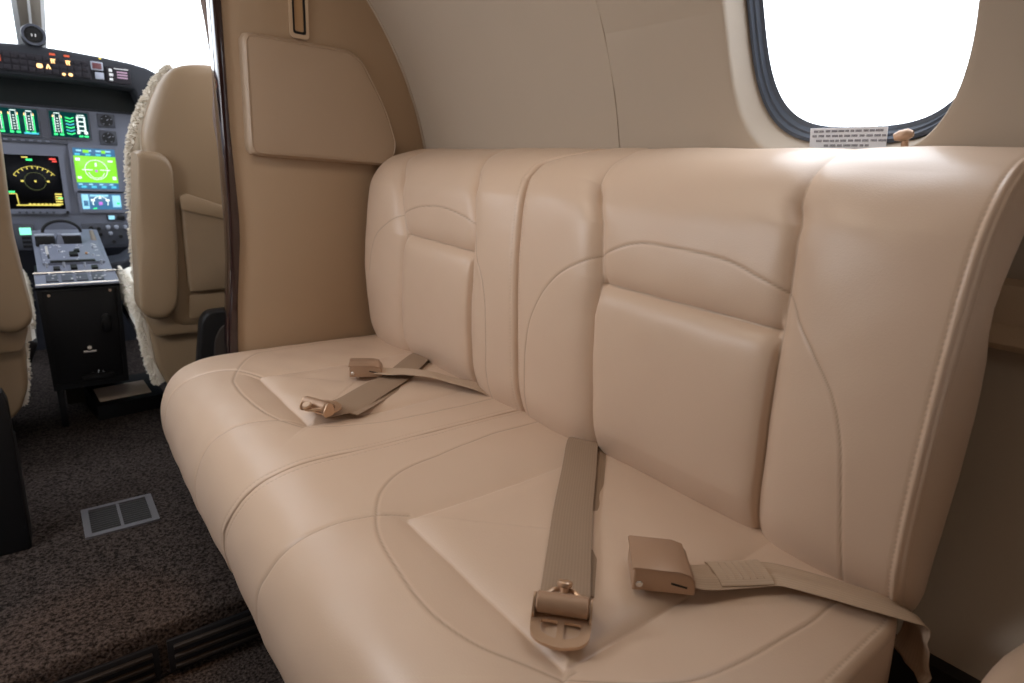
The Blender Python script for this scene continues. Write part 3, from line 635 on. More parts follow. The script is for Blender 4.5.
# ================================================================== FLOOR ITEMS
r = thing('floor_vent', 'small rectangular grey metal vent grille set in the carpet', 'vent', (0.08, 1.602, -0.85))
MB().holed(rrect(0.004, 1.531, 0.154, 1.674, 0.003), [rrect(0.018, 1.545, 0.076, 1.662, 0.002), rrect(0.082, 1.545, 0.140, 1.662, 0.002)], XY, -0.852, -0.845).obj('frame', mat('vent_grey', (0.20, 0.19, 0.205), 0.35, metal=0.6), r)
for xa, xb in ((0.018, 0.076), (0.082, 0.140)):
    m = MB()
    m.box((xa, 1.545, -0.8505), (xb, 1.662, -0.8495)); 
    m.obj('duct_back', darkhole, r)
    for k in range(11):
        y = 1.549+k*0.0106; MB().box((xa, y, -0.850), (xb, y+0.003, -0.8475)).obj('louvre', mat('louvre_dark', (0.05, 0.048, 0.05), 0.5), r)
# black cabinet at the left of the aisle
r = thing('galley_cabinet', 'black cabinet foot at the left of the aisle', 'cabinet', (-0.30, 1.58, -0.85))
MB().prism([(-0.50, -0.85), (-0.094, -0.85), (-0.088, -0.56), (-0.088, -0.505), (-0.094, -0.482), (-0.50, -0.478)], XZ, 1.555, 1.598, 0.006).obj('body', blackp, r)
MB().prism([(-0.101, -0.85), (-0.092, -0.85), (-0.090, -0.61), (-0.099, -0.600)], XZ, 1.56, 1.67, 0.003).obj('side_rail', blackp, r)

# ================================================================== COCKPIT
# shell: floor extends; sidewalls below the windows, roof, windscreen with centre post
sh = []
def ck(side):
    A = []
    A.append([(CX+side*0.80, y, -0.85) for y in (1.64, 2.3, 3.3)])
    for a in np.linspace(0.0, 0.30, 24): A.append([(CX+side*0.80*math.cos(a), y, CZ+0.80*math.sin(a)) for y in (1.64, 2.3, 3.3)])
    return np.array(A)
link('wall_cockpit_right', np_mesh('w', [ck(1)]), greyd, kind='structure', sharp=None)
link('wall_cockpit_left', np_mesh('w', [ck(-1)]), greyd, kind='structure', sharp=None)
A = []
for a in np.linspace(1.02, PI-1.02, 20): A.append([(CX+0.83*math.cos(a), y, CZ+0.83*math.sin(a)) for y in (1.60, 2.35)])
link('ceiling_cockpit', np_mesh('c', [np.array(A)]), panel_l, kind='structure', sharp=None)
slab('wall_nose', (-0.75, 3.30, -0.85), (0.93, 3.33, 0.22), greyd)
ws = MB(); 
for sgn in (-1, 1):
    b2 = bmesh.new(); vs = [b2.verts.new(Vector(p)) for p in ((CX+sgn*0.03, 3.20, 0.22), (CX+sgn*0.72, 2.95, 0.20), (CX+sgn*0.50, 2.35, 0.56), (CX+sgn*0.03, 2.42, 0.70))]; b2.faces.new(vs)
    m = MB(); m._merge(b2); m.obj('window_%d' % (3 if sgn < 0 else 4), glass, kind='structure', sharp=None)
# centre post
pm = MB(); post = lambda u, v, w_: Vector((u, 3.10-(v-0.30)*1.45-w_*0.57, v-w_*0.82))
pm.prism([(0.044, 0.33), (0.126, 0.33), (0.145, 0.78), (0.028, 0.78)], post, -0.03, 0.0, 0.004)
pm.obj('trim_4', whitep, kind='structure')
pm = MB(); pm.prism([(0.058, 0.385), (0.116, 0.385), (0.130, 0.78), (0.044, 0.78)], post, 0.0, 0.006, 0.002); pm.obj('trim_5', beigep, kind='structure')
pm = MB(); pm.prism([(0.083, 0.42), (0.090, 0.42), (0.090, 0.78), (0.083, 0.78)], post, 0.006, 0.012, 0.001); pm.obj('trim_6', whitep, kind='structure')
for x in (0.064, 0.102): pm = MB(); pm.prism([(x, 0.388), (x+0.010, 0.388), (x+0.010, 0.398), (x, 0.398)], post, 0.006, 0.010, 0.001); pm.obj('trim_7', mat('orange_clip', (0.45, 0.12, 0.03), 0.5), kind='structure')
# compass
r = thing('standby_compass', 'round black standby compass at the foot of the windscreen post', 'compass', (0.085, 2.78, 0.32))
MB().tube([(0.085, 2.84, 0.372), (0.085, 2.82, 0.372), (0.085, 2.76, 0.372), (0.085, 2.745, 0.372)], 0, 28, [0.024, 0.034, 0.036, 0.032]).obj('housing', blackp, r)
m = MB(); m.holed(rrect(0.052, 0.339, 0.118, 0.405, 0.0329, 8), [rrect(0.059, 0.346, 0.111, 0.398, 0.0259, 8)], XZ, 2.741, 2.747); m.obj('rim_ring', greyd, r)
MB().prism(rrect(0.068, 0.356, 0.102, 0.384, 0.004), XZ, 2.741, 2.745).obj('dial', blackp, r)
m = MB(); m.box((0.078, 2.7395, 0.366), (0.081, 2.7412, 0.374)); m.box((0.088, 2.7395, 0.366), (0.091, 2.7412, 0.374)); m.obj('digits', whitep, r)
MB().prism([(0.070, 0.30), (0.100, 0.30), (0.096, 0.345), (0.074, 0.345)], XZ, 2.77, 2.81, 0.002).obj('stalk', blackp, r)

# instrument panel
ip = thing('instrument_panel', 'grey cockpit instrument panel with lit display screens under a black glareshield', 'instrument panel', (0.09, 2.95, -0.85))
MB().prism(round_poly([(-0.50, -0.36), (0.72, -0.36), (0.74, 0.0), (0.70, 0.17), (-0.50, 0.17)], 0.02), XZ, 2.905, 2.96, 0.004).obj('panel_face', greyp, ip)
# glareshield: curved top, overhanging brow
gp = [(-0.50, 0.305), (-0.10, 0.330), (0.06, 0.340), (0.16, 0.338), (0.27, 0.331), (0.36, 0.322), (0.41, 0.312), (0.455, 0.290), (0.47, 0.255), (0.44, 0.20), (0.42, 0.16), (0.385, 0.165), (0.36, 0.235), (0.20, 0.243), (-0.02, 0.240), (-0.50, 0.236)]
gs_ = MB(); gs_.prism(gp, XZ, 2.752, 2.90, 0.010, 3)
gs_.prism([(-0.50, 0.30), (0.30, 0.33), (0.44, 0.30), (0.62, 0.19), (0.62, 0.15), (-0.50, 0.15)], XZ, 2.90, 3.20, 0.01, 2); gs_.obj('glareshield', glare, ip)
# dark recessed strip beneath the brow; its green tint imitates reflections
MB().box((-0.50, 2.897, 0.16), (0.40, 2.90, 0.245)).obj('recess_strip', mat('recess_green', (0.003, 0.006, 0.007), 0.4, spec=0.2), ip)
# annunciator block on the brow
an = MB().box((-0.50, 2.742, 0.252), (0.232, 2.753, 0.312), 0.002).obj('annunciator_panel', litblack, ip)
lit = {(8, 0): E_or, (11, 0): E_or}; 
for i in range(15):
    for j in range(3):
        x = -0.090+i*0.0212; z = 0.2925-j*0.0185
        MB().box((x, 2.7395, z), (x+0.0185, 2.7425, z+0.0150), 0.001).obj('caption', litblack, an)
def glyph(m, x, z, s, kind):
    if kind == 'n':
        m.box((x, 2.7380, z+s*.8), (x+s, 2.7392, z+s)); m.box((x+s*.15, 2.738, z), (x+s*.35, 2.7392, z+s*.8)); m.box((x+s*.6, 2.738, z), (x+s*.8, 2.7392, z+s*.8)); m.box((x, 2.738, z+s*.45), (x+s*.8, 2.7392, z+s*.6))
    elif kind == 'o': m.prism(rrect(x, z, x+s, z+s*.8, s*.35), XZ, 2.738, 2.7392)
    elif kind == 'a': m.prism([(x, z), (x+s*.35, z+s), (x+s*.6, z+s), (x+s, z), (x+s*.7, z), (x+s*.5, z+s*.6), (x+s*.3, z)], XZ, 2.738, 2.7392)
for g_ in ((0.120, 0.289, 0.014, 'n'), (0.162, 0.289, 0.014, 'n'), (0.080, 0.270, 0.017, 'o'), (0.105, 0.270, 0.014, 'a'), (0.148, 0.254, 0.010, 'o'), (0.166, 0.254, 0.012, 'o')):
    m = MB(); glyph(m, *g_); m.obj('lit_caption', E_or, an, label='glowing amber caption')
for x, y, z, w_, h_ in ((0.120, 2.7505, 0.316, 0.016, 0.006), (0.160, 2.7505, 0.316, 0.016, 0.006), (-0.034, 2.739, 0.278, 0.022, 0.020)):
    MB().box((x, y-0.001, z), (x+w_, y+0.001, z+h_)).obj('red_lamp', emis('glow_dull_red', (0.8, 0.12, 0.05), 0.6), an)
m = MB().box((0.234, 2.742, 0.284), (0.270, 2.753, 0.312), 0.002).obj('warning_button', greyl, ip)
MB().box((0.238, 2.7405, 0.288), (0.266, 2.743, 0.308), 0.001).obj('red_lens', mat('dull_red', (0.10, 0.03, 0.035), 0.4), m)
m = MB().box((0.244, 2.742, 0.255), (0.270, 2.753, 0.278), 0.002).obj('caution_button', greyl, ip)
m = MB().box((0.278, 2.742, 0.248), (0.352, 2.753, 0.302), 0.002).obj('mode_panel', litblack, ip)
q = MB(); q.box((0.286, 2.7405, 0.284), (0.296, 2.743, 0.294)); q.box((0.286, 2.7405, 0.270), (0.298, 2.743, 0.279)); q.box((0.286, 2.7405, 0.255), (0.296, 2.743, 0.263)); q.box((0.302, 2.7405, 0.295), (0.346, 2.743, 0.2975)); q.obj('mode_switches', whitep, m)
q = MB(); 
for k in range(3): q.box((0.310, 2.7405, 0.283-k*0.009), (0.342, 2.743, 0.288-k*0.009))
q.obj('mode_legends', E_lb if False else mat('legend_rose', (0.35, 0.22, 0.30), 0.5), m)
MB().ball((0.265, 2.752, 0.326), 0.004).obj('lamp', E_ye, ip)

YP = 2.905
def P2(m, pts, d=0.0): m.prism(pts, XZ, YP-0.010-d-0.0006, YP-0.010-d+0.0002)
def R2(m, x0, z0, x1, z1, d=0.0): m.box((x0, YP-0.0108-d, z0), (x1, YP-0.0100-d, z1))
def display(x0, z0, x1, z1, b, name='display'):
    o = MB().holed(rrect(x0-b, z0-b*1.2, x1+b, z1+b, 0.004), [rrect(x0, z0, x1, z1, 0.002)], XZ, YP-0.014, YP+0.001).obj(name, greyp if b > .008 else greyd, ip)
    return o
def arc(m, cx, cz, r, a0, a1, wd, n=20, sz=1.0, d=0.0):
    for k in range(n):
        a = math.radians(a0+(a1-a0)*k/n); a2 = math.radians(a0+(a1-a0)*(k+0.95)/n)
        P2(m, [(cx+r*math.cos(a), cz+sz*r*math.sin(a)), (cx+r*math.cos(a2), cz+sz*r*math.sin(a2)), (cx+(r-wd)*math.cos(a2), cz+sz*(r-wd)*math.sin(a2)), (cx+(r-wd)*math.cos(a), cz+sz*(r-wd)*math.sin(a))], d)
MM = [scr, scr_g, E_gr, E_wh, E_or, E_ye, E_cy, E_rd, E_lime, E_bl, E_mg, E_lb, emis('glow_dim_olive', (0.14, 0.16, 0.05), 0.6)]
K = {n: i for i, n in enumerate(('scr', 'teal', 'gr', 'wh', 'or', 'ye', 'cy', 'rd', 'lime', 'bl', 'mg', 'lb', 'dim'))}
# engine displays
def screen(o, x0, z0, x1, z1, base, draw):
    m = MB(); m.mi = K[base]; m.box((x0, YP-0.0098, z0), (x1, YP-0.006, z1)); draw(m); return m.obj('screen', MM, o, sharp=None)
def tapes(m, xs, z0, z1):
    for x in xs:
        for sx in (-1, 1):
            m.mi = K['gr']; R2(m, x+sx*0.0125-0.0016, z0+0.012, x+sx*0.0125+0.0016, z1-0.018); m.mi = K['or']; R2(m, x+sx*0.0125-0.0014, z1-0.020, x+sx*0.0125+0.0014, z1-0.013, .0005)
        m.mi = K['wh']
        for sx in (-1, 1): R2(m, x+sx*0.008-0.0011, z0+0.014, x+sx*0.008+0.0011, z1-0.010)
        for k in range(6): R2(m, x-0.003, z0+0.016+k*0.009, x+0.003, z0+0.0185+k*0.009)
        R2(m, x-0.008, z1-0.007, x+0.009, z1-0.004); m.mi = K['gr']
        R2(m, x-0.015, z0+0.003, x-0.004, z0+0.010); R2(m, x+0.003, z0+0.003, x+0.015, z0+0.010)
o = display(-0.070, 0.054, 0.065, 0.142, 0.006)
def d1_(m): tapes(m, (-0.048, -0.004, 0.040), 0.056, 0.141); m.mi = K['cy']; R2(m, 0.020, 0.057, 0.062, 0.0625, .0008)
screen(o, -0.070, 0.054, 0.065, 0.142, 'teal', d1_)
o = display(0.099, 0.054, 0.216, 0.143, 0.006)
def d2_(m):
    tapes(m, (0.122,), 0.056, 0.142)
    m.mi = K['gr']
    for k, c in enumerate(('gr', 'gr', 'cy', 'gr', 'cy', 'gr')):
        m.mi = K[c]; P2(m, [(0.146, 0.126-k*0.011), (0.160, 0.122-k*0.011), (0.172, 0.127-k*0.011), (0.172, 0.123-k*0.011), (0.160, 0.118-k*0.011), (0.146, 0.122-k*0.011)])
    m.mi = K['wh']; R2(m, 0.180, 0.068, 0.185, 0.130); R2(m, 0.202, 0.068, 0.207, 0.130)
    for k in range(4): R2(m, 0.185, 0.078+k*0.016, 0.202, 0.082+k*0.016)
    R2(m, 0.178, 0.068, 0.187, 0.078); R2(m, 0.200, 0.068, 0.211, 0.078); R2(m, 0.183, 0.133, 0.205, 0.136)
    m.mi = K['gr']; R2(m, 0.183, 0.057, 0.195, 0.063); R2(m, 0.199, 0.057, 0.212, 0.063)
screen(o, 0.099, 0.054, 0.216, 0.143, 'teal', d2_)
# centre map display
o = display(-0.062, -0.208, 0.109, -0.016, 0.015)
def d3_(m):
    cx, cz = 0.030, -0.108
    m.mi = K['ye']; arc(m, cx, cz-0.02, 0.074, 35, 145, 0.0014, 18); m.mi = K['dim']; arc(m, cx, cz, 0.032, 0, 350, 0.0011, 30); m.mi = K['ye']
    for a in range(40, 145, 13):
        ra = math.radians(a); P2(m, [(cx+0.074*math.cos(ra), cz-0.02+0.074*math.sin(ra)), (cx+0.074*math.cos(ra+.04), cz-0.02+0.074*math.sin(ra+.04)), (cx+0.064*math.cos(ra+.04), cz-0.02+0.064*math.sin(ra+.04)), (cx+0.064*math.cos(ra), cz-0.02+0.064*math.sin(ra))])
    R2(m, cx-0.042, cz-0.003, cx-0.034, cz+0.003); R2(m, cx+0.034, cz-0.003, cx+0.042, cz+0.003); R2(m, cx-0.003, cz-0.003, cx+0.003, cz+0.003)
    R2(m, 0.000, -0.026, 0.018, -0.022); R2(m, -0.035, -0.196, 0.095, -0.192)
    for k in range(7): R2(m, 0.0+k*0.012, -0.1935, 0.008+k*0.012, -0.188, .0004)
    for k in range(5): R2(m, 0.082, -0.192+k*0.009, 0.103, -0.187+k*0.009)
    R2(m, -0.052, -0.155, -0.030, -0.152); P2(m, [(-0.032, -0.155), (-0.029, -0.155), (-0.026, -0.196), (-0.029, -0.196)])
    m.mi = K['gr']; R2(m, 0.012, -0.036, 0.030, -0.029); R2(m, -0.052, -0.150, -0.034, -0.144); R2(m, 0.090, -0.170, 0.105, -0.166); m.mi = K['rd']; R2(m, 0.080, -0.030, 0.100, -0.024); R2(m, 0.088, -0.038, 0.102, -0.032)
screen(o, -0.062, -0.208, 0.109, -0.016, 'scr', d3_)
for k in range(6): MB().cyl((-0.030+k*0.020, YP-0.014, -0.220), (-0.030+k*0.020, YP-0.020, -0.220), 0.0045, seg=12).obj('bezel_button', greyd, o)
MB().cyl((0.113, YP-0.014, -0.219), (0.113, YP-0.022, -0.219), 0.0055, seg=12).obj('bezel_knob', blackp, o)
# primary flight displays
o = display(0.155, -0.132, 0.289, 0.018, 0.012)
def d4_(m):
    m.mi = K['bl']; R2(m, 0.155, -0.010, 0.289, 0.018); R2(m, 0.155, -0.132, 0.289, -0.108)
    m.mi = K['wh']; cx, cz = 0.222, -0.060; arc(m, cx, cz, 0.037, 0, 360, 0.0022, 30, d=.0006)
    m.mi = K['wh']; R2(m, cx-0.045, cz-0.002, cx-0.012, cz+0.001, .001); R2(m, cx+0.012, cz-0.002, cx+0.045, cz+0.001, .001); R2(m, 0.160, cz-0.034, 0.172, cz-0.026, .001); R2(m, 0.272, cz-0.036, 0.284, cz-0.024, .001); R2(m, 0.160, -0.028, 0.174, -0.018, .001)
    arc(m, cx, cz-0.006, 0.026, 190, 350, 0.002, 16, d=.0006); R2(m, cx-0.003, cz+0.012, cx+0.003, cz+0.026, .001); R2(m, 0.262, -0.03, 0.278, -0.024, .001)
    m.mi = K['cy']
    for k in range(4): R2(m, 0.160+k*0.033, -0.008, 0.176+k*0.033, -0.001, .001); R2(m, 0.168+k*0.032, -0.128, 0.184+k*0.032, -0.120, .001)
    m.mi = K['lb']
    for k in range(4): R2(m, 0.165+k*0.031, 0.006, 0.182+k*0.031, 0.012, .001); R2(m, 0.160+k*0.033, -0.117, 0.172+k*0.033, -0.112, .001)
    m.mi = K['mg']; R2(m, cx-0.004, cz-0.008, cx+0.004, cz, .0012); m.mi = K['lime']; R2(m, 0.186, 0.001, 0.205, 0.012, .0012); R2(m, 0.245, 0.001, 0.258, 0.012, .0012)
screen(o, 0.155, -0.132, 0.289, 0.018, 'lime', d4_)
o = display(0.161, -0.209, 0.291, -0.150, 0.010)
def d5_(m):
    cx, cz = 0.222, -0.180; m.mi = K['lb']; R2(m, 0.163, -0.207, 0.185, -0.152); R2(m, 0.262, -0.200, 0.289, -0.155); R2(m, 0.19, -0.160, 0.25, -0.153)
    m.mi = K['wh']; arc(m, cx, cz-0.004, 0.026, -20, 200, 0.003, 20); R2(m, cx-0.03, cz+0.002, cx-0.018, cz+0.010, .001); R2(m, cx+0.018, cz+0.002, cx+0.03, cz+0.010, .001); P2(m, [(cx-0.006, cz+0.012), (cx+0.006, cz+0.012), (cx, cz+0.024)], .001)
    m.mi = K['bl']; R2(m, 0.168, -0.196, 0.182, -0.176, .001); m.mi = K['mg']; R2(m, cx-0.006, cz-0.012, cx+0.006, cz, .001); m.mi = K['gr']; R2(m, 0.275, -0.190, 0.286, -0.182, .001); R2(m, 0.196, -0.207, 0.208, -0.203, .001)
screen(o, 0.161, -0.209, 0.291, -0.150, 'bl', d5_)
# standby gauges
for z0, z1 in ((0.098, 0.148), (0.034, 0.087)):
    gx = 0.275; gz = (z0+z1)/2
    o = MB().box((0.247, YP-0.008, z0), (0.303, YP+0.001, z1), 0.003).obj('gauge', greyd, ip)
    MB().cyl((gx, YP-0.008, gz), (gx, YP-0.0095, gz), 0.021, seg=24).obj('dial', blackm, o)
    m = MB()
    for a in (20, 90, 160, 230, 300):
        ra = math.radians(a); m.box((gx+0.016*math.cos(ra)-0.0015, YP-0.0105, gz+0.016*math.sin(ra)-0.0015), (gx+0.016*math.cos(ra)+0.0015, YP-0.0094, gz+0.016*math.sin(ra)+0.0015))
    m.prism([(gx-0.002, gz), (gx+0.002, gz), (gx+0.011, gz+0.010)], XZ, YP-0.0105, YP-0.0094); m.obj('needle', greyl, o)
# long bezel rail between the rows
m = MB().box((-0.45, YP-0.010, 0.028), (0.145, YP+0.001, 0.044), 0.002).obj('bezel_rail', greyd, ip)
for k in range(7): MB().box((-0.066+k*0.024, YP-0.0125, 0.032), (-0.054+k*0.024, YP-0.0095, 0.038)).obj('rail_key', greyp, m)
# lower panel knobs
m = MB().box((0.237, YP-0.008, -0.252), (0.300, YP+0.001, -0.229), 0.003).obj('switch_plate', greyd, ip)
MB().box((0.242, YP-0.011, -0.248), (0.262, YP-0.007, -0.233), 0.001).obj('lit_key', E_lb, m); MB().box((0.270, YP-0.011, -0.248), (0.295, YP-0.007, -0.233), 0.001).obj('dark_key', blackp, m)
m = MB().box((0.150, YP-0.006, -0.352), (0.330, YP+0.001, -0.262), 0.004).obj('lower_switch_panel', greyd, ip)
for x, z in ((0.236, -0.278), (0.264, -0.278), (0.294, -0.278), (0.242, -0.302)): MB().cyl((x, YP-0.006, z), (x, YP-0.022, z), 0.0085, 0.006, seg=14, bev=0.001).obj('knob', greyl, m)
for x, z in ((0.205, -0.283), (0.208, -0.306), (0.275, -0.315), (0.250, -0.335), (0.180, -0.28)): MB().cyl((x, YP-0.006, z), (x, YP-0.014, z), 0.007, seg=14).obj('switch', blackp, m)
m = MB().box((-0.11, YP-0.008, -0.36), (0.005, YP+0.001, -0.262), 0.003).obj('radio_stack', greyd, ip)
MB().box((-0.040, YP-0.010, -0.302), (-0.006, YP-0.007, -0.276)).obj('frequency_display', emis('glow_mint', (0.25, 0.95, 0.6), 0.9), m)
for k in range(3): MB().box((-0.036, YP-0.010, -0.318-k*0.016), (-0.010, YP-0.007, -0.308-k*0.016), 0.001).obj('radio_key', blackp, m)
# knee arm under the right panel
MB().prism([(0.205, -0.395), (0.26, -0.385), (0.36, -0.315), (0.42, -0.30), (0.42, -0.40), (0.33, -0.43), (0.205, -0.44)], XZ, 2.72, 2.90, 0.006).obj('knee_panel', greyd, ip)
MB().tube([(0.20, 2.70, -0.455), (0.26, 2.70, -0.452), (0.32, 2.70, -0.435), (0.37, 2.70, -0.40)], 0.004, 8).obj('grab_bar', beigep, ip)

# centre pedestal
pd = thing('center_pedestal', 'black cockpit centre pedestal with grey throttle quadrant on top', 'pedestal', (0.085, 2.45, -0.85))
MB().prism([(-0.010, -0.720), (0.186, -0.718), (0.194, -0.395), (-0.014, -0.395)], XZ, 2.27, 2.75, 0.006).obj('housing', blackm, pd)
MB().holed([(-0.012, -0.72), (0.188, -0.718), (0.196, -0.393), (-0.016, -0.393)], [[(0.000, -0.70), (0.176, -0.698), (0.184, -0.408), (-0.004, -0.408)]], XZ, 2.262, 2.272).obj('front_frame', blackp, pd)
m = MB()
for x, z in ((0.012, -0.418), (0.168, -0.413)): m.cyl((x, 2.262, z), (x, 2.259, z), 0.004, seg=10)
m.obj('screws', goldm, pd)
for x0, x1 in ((-0.006, 0.012),): MB().box((x0, 2.275, -0.848), (x1, 2.33, -0.715), 0.003).obj('foot', blackp, pd)
MB().prism([(0.030, -0.845), (0.17, -0.845), (0.17, -0.715), (0.03, -0.715)], XZ, 2.52, 2.70, 0.004).obj('rear_foot', blackm, pd)
MB().box((0.018, 2.50, -0.849), (0.09, 2.518, -0.72)).obj('foot_well', mat('footwell_brown', (0.06, 0.05, 0.035), 0.9), pd)
# front panel hardware
m = MB(); m.ball((0.148, 2.266, -0.505), 0.018, (0.75, 0.4, 1.0)); m.box((0.135, 2.258, -0.545), (0.160, 2.27, -0.505), 0.004); m.obj('latch_cover', blackp, pd)
m = MB(); m.tube([(0.078, 2.262, -0.604), (0.078, 2.245, -0.600), (0.108, 2.245, -0.600), (0.108, 2.262, -0.604)], 0.004, 8); m.cyl((0.093, 2.262, -0.592), (0.093, 2.240, -0.586), 0.006, seg=12); m.obj('lever', steel, pd)
m = MB(); m.box((0.062, 2.245, -0.700), (0.150, 2.262, -0.676), 0.004); m.obj('pull_tray', blackp, pd)
m = MB(); m.cyl((0.108, 2.25, -0.674), (0.108, 2.25, -0.664), 0.004, seg=10); m.cyl((0.121, 2.25, -0.674), (0.121, 2.25, -0.666), 0.003, seg=10); m.cyl((0.093, 2.25, -0.674), (0.093, 2.25, -0.668), 0.003, seg=10); m.obj('tray_studs', steel, pd)
# sloping quadrant top
qz = lambda y: -0.392+(y-2.27)*0.21
def qb(m, x0, x1, ya, yb, h0, h1, bev=0.0):
    m.prism([(ya, qz(ya)+h0), (yb, qz(yb)+h0), (yb, qz(yb)+h1), (ya, qz(ya)+h1)], lambda u, v, w_: Vector((w_, u, v)), x0, x1, bev)
m = MB(); qb(m, -0.016, 0.196, 2.262, 2.36, -0.006, 0.006, 0.002); qb(m, -0.006, 0.190, 2.36, 2.78, -0.012, 0.010, 0.002); qb(m, 0.010, 0.176, 2.42, 2.76, 0.010, 0.018, 0.003); m.obj('quadrant_plate', greyp, pd)
m = MB(); m.tube([(-0.018, 2.355, qz(2.355)+0.010), (0.198, 2.355, qz(2.355)+0.010)], 0.0035, 8); m.tube([(-0.016, 2.272, qz(2.27)+0.006), (0.196, 2.272, qz(2.27)+0.006)], 0.0022, 8); m.obj('chrome_strip', steel, pd)
for x0 in (0.012, 0.050, 0.088, 0.128):
    m = MB(); qb(m, x0, x0+0.030, 2.285, 2.335, 0.006, 0.010, 0.001); m.obj('switch_block', greyd, pd)
m = MB(); qb(m, 0.030, 0.150, 2.42, 2.432, 0.018, 0.022); qb(m, 0.035, 0.052, 2.37, 2.395, 0.010, 0.016); qb(m, 0.080, 0.097, 2.37, 2.40, 0.010, 0.018); qb(m, 0.135, 0.152, 2.37, 2.395, 0.010, 0.016); qb(m, 0.026, 0.031, 2.46, 2.56, 0.018, 0.0195); qb(m, 0.085, 0.108, 2.47, 2.50, 0.018, 0.026); qb(m, 0.10, 0.115, 2.51, 2.53, 0.018, 0.024); m.obj('black_switches', blackp, pd)
rnd = random.Random(5); m = MB()
for k in range(26):
    x = rnd.uniform(0.012, 0.165); y = rnd.uniform(2.44, 2.60); qb(m, x, x+rnd.uniform(0.003, 0.012), y, y+0.003, 0.0182, 0.0190)
for k in range(22):
    x = rnd.uniform(0.012, 0.165); y = rnd.uniform(2.285, 2.345); qb(m, x, x+rnd.uniform(0.003, 0.007), y, y+0.003, 0.0102, 0.0108)
m.obj('legends', whitep, pd)
for x, y in ((0.020, 2.40), (0.064, 2.40), (0.118, 2.39), (0.165, 2.41), (0.150, 2.47), (0.060, 2.52), (0.155, 2.55), (0.120, 2.57), (0.045, 2.58)):
    m = MB(); m.cyl((x, y, qz(y)+0.010), (x, y, qz(y)+0.026), 0.0045, 0.0035, seg=10); m.obj('toggle', greyl, pd)
m = MB(); m.tube([(0.028, 2.50, qz(2.5)+0.018), (0.026, 2.50, qz(2.5)+0.045)], 0.004, 8); m.obj('trim_lever', whitep, pd)
m = MB(); m.ball((0.132, 2.49, qz(2.49)+0.022), 0.004); m.obj('amber_cap', mat('amber_cap', (0.4, 0.2, 0.08), 0.4), pd)
for x in (0.028, 0.103):
    o = MB().box((x-0.027, 2.60, -0.313), (x+0.027, 2.64, -0.276), 0.005, 3).obj('throttle_grip', blackp, pd)
    MB().box((x-0.027, 2.60, -0.277), (x+0.027, 2.635, -0.272), 0.002).obj('grip_edge', greyl, o)
    MB().prism([(2.62, -0.34), (2.65, -0.34), (2.635, -0.30), (2.61, -0.30)], lambda u, v, w_: Vector((w_, u, v)), x-0.006, x+0.006).obj('grip_arm', greyp, o)
m = MB(); m.prism([(0.050, -0.345), (0.090, -0.345), (0.083, -0.300), (0.074, -0.272), (0.064, -0.272), (0.056, -0.300)], XZ, 2.60, 2.66, 0.006); m.obj('throttle_hub', greyp, pd)
m = MB(); m.tube([(0.175, 2.61, -0.345), (0.168, 2.64, -0.300), (0.163, 2.65, -0.265)], 0, 12, [0.008, 0.0085, 0.006]); m.obj('flap_lever', beigep, pd)
m = MB(); m.tube([(0.080+0.055*math.cos(a), 2.70, -0.275+0.040*math.sin(a)) for a in np.linspace(0, PI, 16)], 0.005, 8); m.obj('hub_arch', blackp, pd)

